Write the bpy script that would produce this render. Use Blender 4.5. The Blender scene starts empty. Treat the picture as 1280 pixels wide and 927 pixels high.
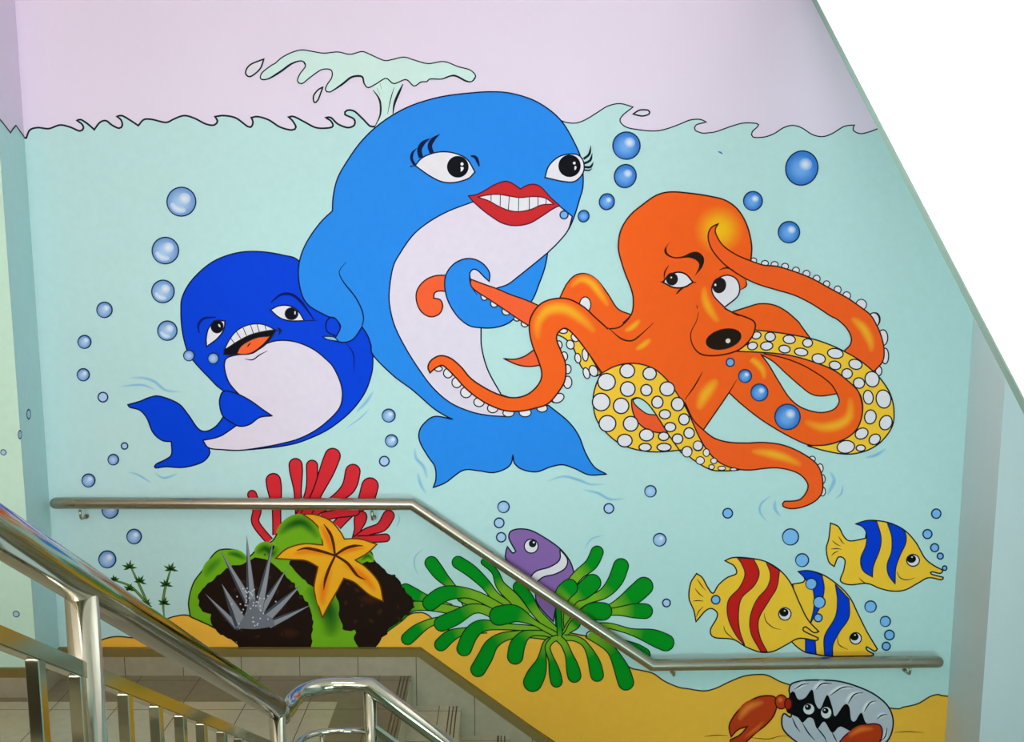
import bpy, bmesh, math, random
from mathutils import Vector, Matrix
from mathutils.geometry import tessellate_polygon
random.seed(7)

# ------------------------------------------------------------------ camera
F = 1244.0
EYE = Vector((0, 0, 2.251))
PITCH = math.radians(8.3)
scn = bpy.context.scene
cam_d = bpy.data.cameras.new('camera')
cam_d.sensor_width = 36.0
cam_d.lens = 36.0 * F / 1280.0
cam = bpy.data.objects.new('camera', cam_d)
scn.collection.objects.link(cam)
cam.location = EYE
cam.rotation_euler = (math.pi / 2 - PITCH, 0, 0)
scn.camera = cam
scn.view_settings.view_transform = 'Standard'
scn.view_settings.look = 'None'
scn.view_settings.gamma = 1.0
scn.view_settings.use_curve_mapping = False
scn.view_settings.exposure = 0.37

# ------------------------------------------------------------------ light
w = bpy.data.worlds.new('world')
scn.world = w
w.use_nodes = True
w.node_tree.nodes['Background'].inputs[0].default_value = (0.72, 0.95, 1.0, 1)
w.node_tree.nodes['Background'].inputs[1].default_value = 0.7

def area(name, loc, target, sx, sy, power, col, spread=180):
    d = bpy.data.lights.new(name, 'AREA')
    d.shape = 'RECTANGLE'; d.size = sx; d.size_y = sy
    d.energy = power; d.color = col; d.spread = math.radians(spread)
    o = bpy.data.objects.new(name, d)
    scn.collection.objects.link(o)
    o.location = loc
    o.rotation_euler = (Vector(target) - Vector(loc)).to_track_quat('-Z', 'Y').to_euler()
    return o
area('window_daylight', (-1.5, -3.0, 2.8), (-2.0, 4.78, 1.7), 2.8, 1.4, 165, (1.0, 0.93, 1.0))
area('white_wall_fill', (-2.9, 1.9, 3.75), (1.2, 2.8, 3.0), 1.2, 0.6, 20, (0.9, 0.98, 1.0), 42)  # added lamp with no real source, brightens the white stairwell wall
area('ceiling_tube_light', (-0.9, 1.2, 3.85), (-0.9, 1.2, 0), 1.2, 0.15, 10, (0.85, 1.0, 0.97))
area('cool_mural_fill', (1.2, -2.8, 0.4), (0.8, 4.78, 0.9), 1.8, 1.2, 92, (0.56, 0.97, 1.0))  # added cool fill for the lower and right mural, no real source

# ------------------------------------------------------------------ helpers
C = scn.collection
def lin(c):
    return tuple(((v / 255) / 12.92 if v / 255 <= 0.04045 else ((v / 255 + 0.055) / 1.055) ** 2.4) for v in c)
sp, cp = math.sin(PITCH), math.cos(PITCH)
def ray(px, py):
    u = (px - 640.0) / F; v = (463.5 - py) / F
    return Vector((u, cp + v * sp, -sp + v * cp))
def on_y(px, py, Y):
    d = ray(px, py); return EYE + d * (Y / d.y)
def on_x(px, py, X):
    d = ray(px, py); return EYE + d * (X / d.x)
WY = 4.78                       # the painted wall stands at this depth
XL = on_y(46, 400, WY).x
XR = on_y(1199, 660, WY).x
YL = 4.545                      # front of the left pier
YR = 4.43                       # front of the right pier

def mat(name, col, rough=0.6, metal=0.0, noise=0.0, scale=8.0, bump=0.0, bscale=60.0, spec=0.3):
    m = bpy.data.materials.new(name); m.use_nodes = True
    nt = m.node_tree; b = nt.nodes['Principled BSDF']
    c = lin(col)
    b.inputs['Base Color'].default_value = (*c, 1)
    b.inputs['Roughness'].default_value = rough
    b.inputs['Metallic'].default_value = metal
    b.inputs['Specular IOR Level'].default_value = spec
    tc = nt.nodes.new('ShaderNodeTexCoord')
    if noise:
        n = nt.nodes.new('ShaderNodeTexNoise'); n.inputs['Scale'].default_value = scale
        n.inputs['Detail'].default_value = 5
        nt.links.new(tc.outputs['Object'], n.inputs['Vector'])
        mx = nt.nodes.new('ShaderNodeMix'); mx.data_type = 'RGBA'
        mx.inputs[6].default_value = (*[v * (1 - noise) for v in c], 1)
        mx.inputs[7].default_value = (*[min(1, v * (1 + noise)) for v in c], 1)
        nt.links.new(n.outputs['Fac'], mx.inputs[0]); nt.links.new(mx.outputs[2], b.inputs['Base Color'])
    if bump:
        n = nt.nodes.new('ShaderNodeTexNoise'); n.inputs['Scale'].default_value = bscale
        nt.links.new(tc.outputs['Object'], n.inputs['Vector'])
        bp = nt.nodes.new('ShaderNodeBump'); bp.inputs['Strength'].default_value = bump
        bp.inputs['Distance'].default_value = 0.002
        nt.links.new(n.outputs['Fac'], bp.inputs['Height']); nt.links.new(bp.outputs[0], b.inputs['Normal'])
    return m

def paint_mat():
    m = bpy.data.materials.new('mural_paint'); m.use_nodes = True
    nt = m.node_tree; b = nt.nodes['Principled BSDF']
    a = nt.nodes.new('ShaderNodeVertexColor'); a.layer_name = 'Col'
    tc = nt.nodes.new('ShaderNodeTexCoord')
    n = nt.nodes.new('ShaderNodeTexNoise'); n.inputs['Scale'].default_value = 26; n.inputs['Detail'].default_value = 6
    nt.links.new(tc.outputs['Object'], n.inputs['Vector'])
    mr = nt.nodes.new('ShaderNodeMapRange'); mr.inputs[3].default_value = 0.955; mr.inputs[4].default_value = 1.045
    nt.links.new(n.outputs['Fac'], mr.inputs[0])
    mu = nt.nodes.new('ShaderNodeVectorMath'); mu.operation = 'SCALE'
    nt.links.new(a.outputs['Color'], mu.inputs[0]); nt.links.new(mr.outputs[0], mu.inputs['Scale'])
    nt.links.new(mu.outputs[0], b.inputs['Base Color'])
    b.inputs['Roughness'].default_value = 0.55
    b.inputs['Specular IOR Level'].default_value = 0.06
    bp = nt.nodes.new('ShaderNodeBump'); bp.inputs['Strength'].default_value = 0.12; bp.inputs['Distance'].default_value = 0.002
    n2 = nt.nodes.new('ShaderNodeTexNoise'); n2.inputs['Scale'].default_value = 70
    nt.links.new(tc.outputs['Object'], n2.inputs['Vector'])
    nt.links.new(n2.outputs['Fac'], bp.inputs['Height']); nt.links.new(bp.outputs[0], b.inputs['Normal'])
    return m
PAINT = paint_mat()

def tile_mat(name, col, grout, size, rough=0.25, ax=(0, 1), off=(0, 0), w=0.004):
    m = bpy.data.materials.new(name); m.use_nodes = True
    nt = m.node_tree; b = nt.nodes['Principled BSDF']
    g = nt.nodes.new('ShaderNodeNewGeometry'); s = nt.nodes.new('ShaderNodeSeparateXYZ')
    nt.links.new(g.outputs['Position'], s.inputs[0])
    masks = []
    for k in range(2):
        if ax[k] is None: continue
        ad = nt.nodes.new('ShaderNodeMath'); ad.operation = 'ADD'; ad.inputs[1].default_value = off[k] + 40 * size
        nt.links.new(s.outputs[ax[k]], ad.inputs[0])
        mo = nt.nodes.new('ShaderNodeMath'); mo.operation = 'MODULO'; mo.inputs[1].default_value = size
        nt.links.new(ad.outputs[0], mo.inputs[0])
        lt = nt.nodes.new('ShaderNodeMath'); lt.operation = 'LESS_THAN'; lt.inputs[1].default_value = w
        nt.links.new(mo.outputs[0], lt.inputs[0]); masks.append(lt)
    out = masks[0].outputs[0]
    if len(masks) == 2:
        mxx = nt.nodes.new('ShaderNodeMath'); mxx.operation = 'MAXIMUM'
        nt.links.new(masks[0].outputs[0], mxx.inputs[0]); nt.links.new(masks[1].outputs[0], mxx.inputs[1]); out = mxx.outputs[0]
    n = nt.nodes.new('ShaderNodeTexNoise'); n.inputs['Scale'].default_value = 22; n.inputs['Detail'].default_value = 8
    nt.links.new(g.outputs['Position'], n.inputs['Vector'])
    c = lin(col)
    m1 = nt.nodes.new('ShaderNodeMix'); m1.data_type = 'RGBA'
    m1.inputs[6].default_value = (*[v * 0.86 for v in c], 1); m1.inputs[7].default_value = (*[min(1, v * 1.12) for v in c], 1)
    nt.links.new(n.outputs['Fac'], m1.inputs[0])
    m2 = nt.nodes.new('ShaderNodeMix'); m2.data_type = 'RGBA'
    m2.inputs[7].default_value = (*lin(grout), 1)
    nt.links.new(m1.outputs[2], m2.inputs[6]); nt.links.new(out, m2.inputs[0])
    nt.links.new(m2.outputs[2], b.inputs['Base Color'])
    b.inputs['Roughness'].default_value = rough
    return m

def link(name, me, parent=None):
    o = bpy.data.objects.new(name, me); C.objects.link(o)
    if parent is not None: o.parent = parent
    return o
def from_bm(name, bm, m, parent=None, smooth=False):
    bmesh.ops.recalc_face_normals(bm, faces=bm.faces)
    me = bpy.data.meshes.new(name); bm.to_mesh(me); bm.free()
    for mm in (m if isinstance(m, (list, tuple)) else [m]): me.materials.append(mm)
    if smooth:
        for p in me.polygons: p.use_smooth = True
    return link(name, me, parent)
def bx(bm, x0, x1, y0, y1, z0, z1, mi=0):
    vs = [bm.verts.new(p) for p in ((x0,y0,z0),(x1,y0,z0),(x1,y1,z0),(x0,y1,z0),(x0,y0,z1),(x1,y0,z1),(x1,y1,z1),(x0,y1,z1))]
    for f in ((0,3,2,1),(4,5,6,7),(0,1,5,4),(1,2,6,5),(2,3,7,6),(3,0,4,7)):
        fc = bm.faces.new([vs[i] for i in f]); fc.material_index = mi
def prism(bm, pts, y0, y1, axis='y', mi=0):
    """pts are (x,z) for axis y or (y,z) for axis x, extruded from y0 to y1"""
    mk = (lambda p, q: (p[0], q, p[1])) if axis == 'y' else (lambda p, q: (q, p[0], p[1]))
    a = [bm.verts.new(mk(p, y0)) for p in pts]; b = [bm.verts.new(mk(p, y1)) for p in pts]
    n = len(pts)
    fs = [bm.faces.new(a), bm.faces.new(b[::-1])]
    for i in range(n): fs.append(bm.faces.new((a[i], a[(i+1) % n], b[(i+1) % n], b[i])))
    for f in fs: f.material_index = mi
def frame_dirs(pts):
    T = []
    for i in range(len(pts)):
        a = pts[max(0, i-1)]; b = pts[min(len(pts)-1, i+1)]
        T.append((b - a).normalized())
    return T
def tube(bm, pts, r, n=20, dome=False):
    pts = [Vector(p) for p in pts]
    T = frame_dirs(pts)
    up = Vector((0, 0, 1)) if abs(T[0].z) < 0.9 else Vector((1, 0, 0))
    nrm = (up - T[0] * up.dot(T[0])).normalized()
    rings = []
    for i, p in enumerate(pts):
        nrm = (nrm - T[i] * nrm.dot(T[i])).normalized()
        bi = T[i].cross(nrm)
        # mitre: keep the tube radius constant through bends
        rr = r
        if 0 < i < len(pts) - 1:
            c = (pts[i+1]-pts[i]).normalized().dot(T[i])
            k = 1 / max(0.5, c)
            d1 = (pts[i+1]-pts[i]).normalized() - (pts[i]-pts[i-1]).normalized()
            d1 = d1.normalized() if d1.length > 1e-5 else None
        else:
            k = 1; d1 = None
        ring = []
        for j in range(n):
            a = 2 * math.pi * j / n
            o = (nrm * math.cos(a) + bi * math.sin(a)) * rr
            if d1 is not None: o = o + d1 * (o.dot(d1) * (k - 1))
            ring.append(bm.verts.new(p + o))
        rings.append(ring)
    for i in range(len(rings) - 1):
        for j in range(n):
            f = bm.faces.new((rings[i][j], rings[i][(j+1) % n], rings[i+1][(j+1) % n], rings[i+1][j])); f.smooth = True
    for (ring, p, t) in ((rings[0], pts[0], -T[0]), (rings[-1], pts[-1], T[-1])):
        if dome:
            prev = ring
            for q in (0.35, 0.7, 0.92):
                cur = [bm.verts.new(p + (v.co - p) * math.sqrt(1 - q*q) + t * r * q) for v in ring]
                for j in range(n):
                    f = bm.faces.new((prev[j], prev[(j+1) % n], cur[(j+1) % n], cur[j])); f.smooth = True
                prev = cur
            bm.faces.new(prev)
        else:
            bm.faces.new(ring)
def arc(a, c, b, n=8):
    """round the corner a-c-b with a quadratic curve"""
    a, c, b = Vector(a), Vector(c), Vector(b)
    return [a * (1-t)**2 + c * 2*t*(1-t) + b * t*t for t in [i / n for i in range(n + 1)]]
def tag(o, label=None, cat=None, group=None, kind=None):
    if label: o['label'] = label
    if cat: o['category'] = cat
    if group: o['group'] = group
    if kind: o['kind'] = kind
    return o
def struct(name, bm, m, label=None):
    o = from_bm(name, bm, m); o['kind'] = 'structure'
    if label: o['label'] = label
    return o

# ------------------------------------------------------------------ setting
plaster = mat('lilac_white_plaster', (232, 219, 238), 0.7, noise=0.02, scale=3, bump=0.25, bscale=45)
plaster_r = mat('pale_blue_white_plaster', (208, 222, 225), 0.7, noise=0.02, scale=3, bump=0.25, bscale=45)
white = mat('bright_white_plaster', (250, 250, 250), 0.8, noise=0.004)
tile_floor = tile_mat('beige_floor_tile', (188, 178, 148), (95, 85, 66), 0.30, 0.22, off=(0.07, 0.1))
tile_dark = tile_mat('brown_border_tile', (132, 121, 95), (88, 80, 60), 0.30, 0.25, ax=(0, 1), off=(0.07, 0.1))
tile_skirt = tile_mat('beige_skirting_tile', (166, 157, 132), (98, 90, 70), 0.294, 0.25, ax=(0, None), off=(0.294 - ((on_y(303, 830, WY).x) % 0.294), 0))
band_m = mat('olive_brown_trim_paint', (128, 110, 58), 0.5, noise=0.05, scale=20)
groove_m = mat('nosing_groove', (84, 76, 58), 0.6)

ZTOP, ZBOT = 3.9, -2.2
bm = bmesh.new(); bx(bm, XL, XR, WY, WY + 0.2, ZBOT, ZTOP)
struct('wall_back', bm, plaster)
bm = bmesh.new(); bx(bm, -3.3, XL, YL, WY + 0.2, ZBOT, ZTOP)
struct('wall_left', bm, plaster)
bm = bmesh.new(); bx(bm, XR, 3.6, YR, WY + 0.2, ZBOT, ZTOP)
struct('wall_right', bm, plaster_r)
bm = bmesh.new(); bx(bm, -3.3, 3.6, -3.0, WY + 0.2, ZTOP, ZTOP + 0.15)
struct('ceiling', bm, white)

warm = mat('cream_plaster', (196, 186, 160), 0.8, noise=0.03, scale=3)
bm = bmesh.new(); bx(bm, -3.5, -3.3, -3.3, YL, ZBOT, ZTOP); struct('wall_side_left', bm, warm)
bm = bmesh.new(); bx(bm, 3.6, 3.8, -3.3, YR, ZBOT, ZTOP); struct('wall_side_right', bm, plaster_r)
bm = bmesh.new()                # wall behind the viewer with its wide window opening
bx(bm, -3.3, 3.6, -3.4, -3.25, ZBOT, 2.2); bx(bm, -3.3, -3.05, -3.4, -3.25, 2.2, ZTOP); bx(bm, 0.1, 3.6, -3.4, -3.25, 2.2, ZTOP); bx(bm, -3.05, 0.1, -3.4, -3.25, 3.75, ZTOP)
struct('wall_front', bm, warm)

# white stairwell wall under the next flight up: its lower edge climbs away from the viewer
SX = 1.2
e0 = on_x(1280, 497, SX); e1 = on_x(1021, 0, SX)
sl = (e1.z - e0.z) / (e1.y - e0.y)
ze = lambda y: e0.z + sl * (y - e0.y)
bm = bmesh.new()
prism(bm, [(0.9, ze(0.9)), (WY - 0.001, ze(WY - 0.001)), (WY - 0.001, ZTOP), (0.9, ZTOP)], SX, SX + 0.16, axis='x')
struct('wall_stairwell', bm, white)
edge_shade_m = mat('grey_green_edge_shade', (116, 140, 128), 0.7)  # dark strip puts the shade band along the wall edge into colour
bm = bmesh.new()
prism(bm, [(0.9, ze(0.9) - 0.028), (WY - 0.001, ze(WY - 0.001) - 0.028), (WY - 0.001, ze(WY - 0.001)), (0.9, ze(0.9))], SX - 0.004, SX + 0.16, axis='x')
struct('edge_shade_strip', bm, edge_shade_m)

# landing, steps down along the painted wall, lower landing
SY = 2.98                      # inner (well) edge of the landing and of the steps
RISE = 0.16
n0 = on_y(516, 843, WY).x; GO = 0.243
bm = bmesh.new()
bx(bm, -3.3, n0, SY, WY, -0.18, 0.0)
o = struct('floor', bm, tile_floor)
bm = bmesh.new()                # brown tile border along wall and above the first step
bx(bm, -3.3, n0 - 0.002, WY - 0.30, WY, -0.01, 0.002)
bx(bm, n0 - 0.33, n0 - 0.002, SY, WY - 0.30, -0.01, 0.002)
struct('trim_1', bm, tile_dark)
bm = bmesh.new()
for k in range(1, 5):
    x0 = n0 + GO * (k - 1)
    bx(bm, x0, x0 + GO + 0.004, SY, WY, -RISE * k - 0.2, -RISE * k)
    for g in range(3):          # nosing grooves
        gx = x0 + GO - 0.022 - 0.018 * g
        bx(bm, gx, gx + 0.006, SY + 0.03, WY - 0.03, -RISE * k - 0.002, -RISE * k + 0.001, 1)
for g in range(3):
    gx = n0 - 0.022 - 0.018 * g
    bx(bm, gx, gx + 0.006, SY + 0.03, WY - 0.03, 0.0, 0.003, 1)
struct('stairs', bm, [tile_floor, groove_m])
xl = n0 + GO * 4
bm = bmesh.new(); bx(bm, xl, 3.6, SY, WY, -RISE * 5 - 0.18, -RISE * 5)
struct('floor_lower', bm, tile_floor)
# flight coming down beside the near banister
AX = -0.66
bm = bmesh.new()
for k in range(1, 11):
    y1 = 2.68 - 0.235 * (k - 1)
    bx(bm, -3.3, AX + 0.06, y1 - 0.235, y1, RISE * k - 0.36, RISE * k)
struct('stairs_near', bm, [tile_floor])
bm = bmesh.new(); bx(bm, -3.3, 1.3, -3.25, 0.32, 1.4, 1.44 + RISE); struct('floor_upper', bm, tile_floor)
bm = bmesh.new(); bx(bm, -3.3, 3.6, -3.25, SY, ZBOT, ZBOT + 0.1); struct('floor_bottom', bm, tile_floor)
bm = bmesh.new(); bx(bm, -3.3, AX + 0.06, 2.68, SY, -0.18, -0.001)
struct('floor_corner', bm, tile_floor)

# skirting with its olive trim band, level on the landing, sloping beside the steps
def zy(px, py, Y=WY): return on_y(px, py, Y)
kx, kz = zy(526, 808).x, zy(526, 808).z
q = zy(692, 926)
ss = (q.z - kz) / (q.x - kx)
bd = 0.042
def skirt(x0, x1, yf, tk):
    b1 = bmesh.new(); b2 = bmesh.new()
    bx(b1, x0, x1, yf - tk, yf, 0.0, kz - bd); bx(b2, x0, x1, yf - tk - 0.003, yf, kz - bd, kz)
    return b1, b2
TK = 0.026
bm1 = bmesh.new(); bm2 = bmesh.new()
xe = kx + (RISE * 5) / -ss + 0.0
zl = kz - RISE * 5
xt = xe
prism(bm1, [(XL, 0), (n0, 0), (n0, -0.9), (XR, -0.9), (XR, zl - bd), (xt - 0.01, zl - bd), (kx - 0.01, kz - bd), (XL, kz - bd)], WY - TK, WY)
prism(bm2, [(XL, kz - bd), (kx - 0.01, kz - bd), (xt - 0.01, zl - bd - 0.01), (XR, zl - bd), (XR, zl), (xt, zl), (kx, kz), (XL, kz)], WY - TK - 0.003, WY)
struct('baseboard_back', bm1, tile_skirt); struct('trim_2', bm2, band_m)
bm1 = bmesh.new(); bx(bm1, -3.3, XL + TK, YL - TK, YL, 0, kz - bd); bx(bm1, XL, XL + TK, YL, WY - TK, 0, kz - bd)
bm2 = bmesh.new(); bx(bm2, -3.3, XL + TK, YL - TK, YL, kz - bd, kz); bx(bm2, XL, XL + TK, YL, WY - TK, kz - bd, kz)
struct('baseboard_left', bm1, tile_skirt); struct('trim_3', bm2, band_m)

# ------------------------------------------------------------------ mural tools
TILES = {'P': (0,0,1), 'W1': (0,50,4), 'W2': (290,50,4), 'W3': (600,50,4), 'W4': (880,100,4),
 'BW': (200,300,1280/280), 'BT': (150,440,4), 'G1': (360,100,3.2), 'G2': (360,300,3.2),
 'H': (500,310,1280/240), 'TL': (500,430,1280/280), 'O1': (680,230,1280/280), 'O2': (840,230,1280/280),
 'O3': (680,390,1280/280), 'O4': (860,390,1280/280), 'O5': (840,500,1280/280),
 'R1': (100,540,795/240), 'R2': (220,540,1059/320), 'S1': (460,640,1129/280), 'S2': (600,640,1048/260),
 'F': (850,630,1280/340), 'C': (880,820,4), 'E': (480,150,1280/280)}
def tp(t, x, y):
    ox, oy, s = TILES[t]; return (ox + x / s, oy + y / s)
def parse(s, t='P'):
    pts = []
    for k in s.split():
        if k[0] == '@': t = k[1:]; continue
        c = k.endswith('*'); x, y = k.rstrip('*').split(',')
        pts.append((*tp(t, float(x), float(y)), c))
    return pts
def cr(p0, p1, p2, p3, out):
    L = math.hypot(p2[0]-p1[0], p2[1]-p1[1])
    n = max(2, min(14, int(L / 2.2)))
    for i in range(n):
        t = i / n; t2 = t*t; t3 = t2*t
        out.append(tuple(0.5 * ((2*p1[k]) + (-p0[k]+p2[k])*t + (2*p0[k]-5*p1[k]+4*p2[k]-p3[k])*t2 + (-p0[k]+3*p1[k]-3*p2[k]+p3[k])*t3) for k in (0, 1)))
def spline(pts, closed):
    n = len(pts); out = []
    if n < 3: return [p[:2] for p in pts]
    segs = n if closed else n - 1
    for i in range(segs):
        p1 = pts[i]; p2 = pts[(i+1) % n]
        p0 = pts[(i-1) % n] if (closed or i > 0) else p1
        p3 = pts[(i+2) % n] if (closed or i + 2 < n) else p2
        if p1[2]: p0 = (2*p1[0]-p2[0], 2*p1[1]-p2[1])
        if p2[2]: p3 = (2*p2[0]-p1[0], 2*p2[1]-p1[1])
        cr(p0, p1, p2, p3, out)
    if not closed: out.append(pts[-1][:2])
    return out
def clean(poly):
    o = [poly[0]]
    for p in poly[1:]:
        if math.hypot(p[0]-o[-1][0], p[1]-o[-1][1]) > 0.15: o.append(p)
    if len(o) > 2 and math.hypot(o[0][0]-o[-1][0], o[0][1]-o[-1][1]) < 0.15: o.pop()
    return o
STEP = 0.00003
class Pen:
    """collects flat paint for ONE mesh on the wall"""
    def __init__(s, lv): s.v = []; s.f = []; s.c = []; s.lv = lv
    def up(s): s.lv += 1
    def add(s, pts, faces, cols):
        b = len(s.v)
        for (x, y) in pts:
            p = on_y(x, y, WY); p.x = max(XL + 0.0005, min(XR - 0.0005, p.x))
            # keep the paint on the wall plane, each later coat a hair prouder
            s.v.append((p.x, WY - 0.0015 - STEP * s.lv, p.z))
        s.f += [tuple(i + b for i in f) for f in faces]; s.c += cols
    def fill(s, poly, col, up=True):
        poly = clean(poly); L = lin(col)
        tris = tessellate_polygon([[Vector((x, y, 0)) for x, y in poly]])
        s.add(poly, [t for t in tris], [L] * len(poly))
        if up: s.up()
    def line(s, pts, w, col, closed=False, t0=1.0, t1=1.0, up=True):
        pts = clean(pts); n = len(pts)
        if n < 2: return
        L = lin(col); vs = []; 
        cum = [0]
        for i in range(1, n): cum.append(cum[-1] + math.hypot(pts[i][0]-pts[i-1][0], pts[i][1]-pts[i-1][1]))
        tot = cum[-1] or 1
        for i in range(n):
            a = pts[(i-1) % n] if (closed or i > 0) else pts[i]
            b = pts[(i+1) % n] if (closed or i < n-1) else pts[i]
            p = pts[i]
            d1 = (p[0]-a[0], p[1]-a[1]); d2 = (b[0]-p[0], b[1]-p[1])
            def nm(d):
                l = math.hypot(*d); return (d[0]/l, d[1]/l) if l > 1e-9 else None
            d1 = nm(d1) or nm(d2); d2 = nm(d2) or d1
            t = nm((d1[0]+d2[0], d1[1]+d2[1])) or d1
            k = 1 / max(0.6, t[0]*d1[0] + t[1]*d1[1])
            u = cum[i] / tot
            ww = w * 0.5 * k
            if t0 < 1 and u < 0.3: ww *= t0 + (1-t0) * (u/0.3)
            if t1 < 1 and u > 0.6: ww *= t1 + (1-t1) * ((1-u)/0.4)
            vs += [(p[0]-t[1]*ww, p[1]+t[0]*ww), (p[0]+t[1]*ww, p[1]-t[0]*ww)]
        fs = [(2*i, 2*i+1, 2*i+3, 2*i+2) for i in range(n-1)]
        if closed: fs.append((2*n-2, 2*n-1, 1, 0))
        s.add(vs, fs, [L] * len(vs))
        if up: s.up()
    def shape(s, txt, col, t='P', w=1.7, ink=None, up=True):
        poly = spline(parse(txt, t), True)
        s.fill(poly, col, up)
        if w: s.line(poly, w, ink or INK, True, up=up)
    def stroke(s, txt, t='P', w=1.7, col=None, t0=0.35, t1=0.35, up=True):
        s.line(spline(parse(txt, t), False), w, col or INK, False, t0, t1, up)
    def oval(s, t, x, y, rx, ry, col, rot=0, w=1.5, ink=None, up=True):
        k = TILES[t][2]; cx, cy = tp(t, x, y); rx /= k; ry /= k
        n = 28 if rx > 5 else 18; a = math.radians(rot)
        poly = []
        for i in range(n):
            q = 2*math.pi*i/n; ex, ey = rx*math.cos(q), ry*math.sin(q)
            poly.append((cx + ex*math.cos(a) - ey*math.sin(a), cy + ex*math.sin(a) + ey*math.cos(a)))
        s.fill(poly, col, False); s.lv += 1
        if w: s.line(poly, w, ink or INK, True, up=False)
        s.lv += 1 if up else -1
    def ovals(s, t, items, col, w=1.5):
        for it in items:
            x, y, rx, ry = it[:4]; s.oval(t, x, y, rx, ry, col, it[4] if len(it) > 4 else 0, w, up=False)
        s.lv += 2
    def soft(s, txt, t, w, base, hi, up=True):
        """blended brush mark: pigment fades from hi in the middle to base at the rim"""
        pts = clean(spline(parse(txt, t), False)); n = len(pts)
        k = TILES[t][2]; w = w / k; A, B = lin(base), lin(hi); M = 8
        vs = []; cs = []
        for i in range(n):
            a = pts[max(0, i-1)]; b = pts[min(n-1, i+1)]
            l = math.hypot(b[0]-a[0], b[1]-a[1]) or 1
            tx, ty = (b[0]-a[0])/l, (b[1]-a[1])/l
            u = i / (n-1); e = math.sin(math.pi * u) ** 0.7
            for j in range(M + 1):
                q = 2*j/M - 1
                ww = w * 0.5 * (0.35 + 0.65 * e) * q
                vs.append((pts[i][0] - ty*ww, pts[i][1] + tx*ww))
                g = (0.5 + 0.5*math.cos(math.pi*q)) * e
                cs.append(tuple(A[c]*(1-g) + B[c]*g for c in range(3)))
        fs = [(i*(M+1)+j, i*(M+1)+j+1, (i+1)*(M+1)+j+1, (i+1)*(M+1)+j) for i in range(n-1) for j in range(M)]
        s.add(vs, fs, cs)
        if up: s.up()
    def glow(s, t, x, y, rx, ry, base, hi, rot=0, power=1.0):
        k = TILES[t][2]; cx, cy = tp(t, x, y); rx /= k; ry /= k; A, B = lin(base), lin(hi)
        R, N = 8, 32; vs = [(cx, cy)]; cs = [B]; a = math.radians(rot)
        for r in range(1, R+1):
            q = r/R; g = (0.5 + 0.5*math.cos(math.pi*q)) ** power
            for i in range(N):
                th = 2*math.pi*i/N; ex, ey = rx*q*math.cos(th), ry*q*math.sin(th)
                vs.append((cx+ex*math.cos(a)-ey*math.sin(a), cy+ex*math.sin(a)+ey*math.cos(a)))
                cs.append(tuple(A[c]*(1-g)+B[c]*g for c in range(3)))
        fs = [(0, 1+i, 1+(i+1) % N) for i in range(N)]
        for r in range(R-1):
            for i in range(N):
                fs.append((1+r*N+i, 1+r*N+(i+1) % N, 1+(r+1)*N+(i+1) % N, 1+(r+1)*N+i))
        s.add(vs, fs, cs); s.up()
    def finger(s, txt, t, w0, w1, c0, c1=None, mix=(0.25, 0.6), w=1.5, ink=None, mid=None):
        """a round-tipped frond: tip first; colour may turn from c0 (tip) to c1 (root)"""
        pts = clean(spline(parse(txt, t), False)); n = len(pts); k = TILES[t][2]
        A = lin(c0); B = lin(c1 or c0); r0, r1 = w0/k/2, w1/k/2
        Lf, Rt = [], []; cols = []
        for i in range(n):
            a = pts[max(0, i-1)]; b = pts[min(n-1, i+1)]
            l = math.hypot(b[0]-a[0], b[1]-a[1]) or 1
            tx, ty = (b[0]-a[0])/l, (b[1]-a[1])/l; u = i/(n-1)
            e = min(1, max(0, (u - 0.12) / 0.5)); e = e*e*(3-2*e)
            r = r0*(1-e) + r1*e
            Lf.append((pts[i][0]-ty*r, pts[i][1]+tx*r)); Rt.append((pts[i][0]+ty*r, pts[i][1]-tx*r))
            g = min(1, max(0, (u-mix[0])/(mix[1]-mix[0]))); cols.append(tuple(A[c]*(1-g)+B[c]*g for c in range(3)))
        vs = []; cs = []
        for i in range(n): vs += [Lf[i], Rt[i]]; cs += [cols[i], cols[i]]
        fs = [(2*i, 2*i+1, 2*i+3, 2*i+2) for i in range(n-1)]
        # cap
        tx, ty = pts[0][0]-pts[1][0], pts[0][1]-pts[1][1]; l = math.hypot(tx, ty) or 1; tx /= l; ty /= l
        cap = []
        for i in range(1, 10):
            a = math.pi * i / 10
            dx = math.cos(a); dy = math.sin(a)
            # from Lf side round the tip to Rt side
            lx, ly = (Lf[0][0]-pts[0][0]), (Lf[0][1]-pts[0][1])
            cap.append((pts[0][0] + lx*dx + tx*r0*dy, pts[0][1] + ly*dx + ty*r0*dy))
        b = len(vs); vs += cap + [pts[0]]; cs += [A]*(len(cap)+1)
        ringi = [0] + [b+i for i in range(len(cap))] + [1]; ctr = len(vs)-1
        for i in range(len(ringi)-1): fs.append((ctr, ringi[i], ringi[i+1]))
        s.add(vs, fs, cs); s.up()
        if w: s.line(Rt[::-1] + cap[::-1] + Lf, w, ink or INK, False, up=True)
    def build(s, name, parent, label=None):
        me = bpy.data.meshes.new(name); me.from_pydata(s.v, [], s.f)
        ca = me.color_attributes.new('Col', 'FLOAT_COLOR', 'POINT')
        for i, c in enumerate(s.c): ca.data[i].color = (*c, 1)
        me.materials.append(PAINT)
        # turn every face towards the room
        flip = [p.index for p in me.polygons if p.normal.y > 0]
        if flip:
            b = bmesh.new(); b.from_mesh(me); b.faces.ensure_lookup_table()
            bmesh.ops.reverse_faces(b, faces=[b.faces[i] for i in flip]); b.to_mesh(me); b.free()
        o = link(name, me, parent)
        if label: o['label'] = label
        return o

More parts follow.
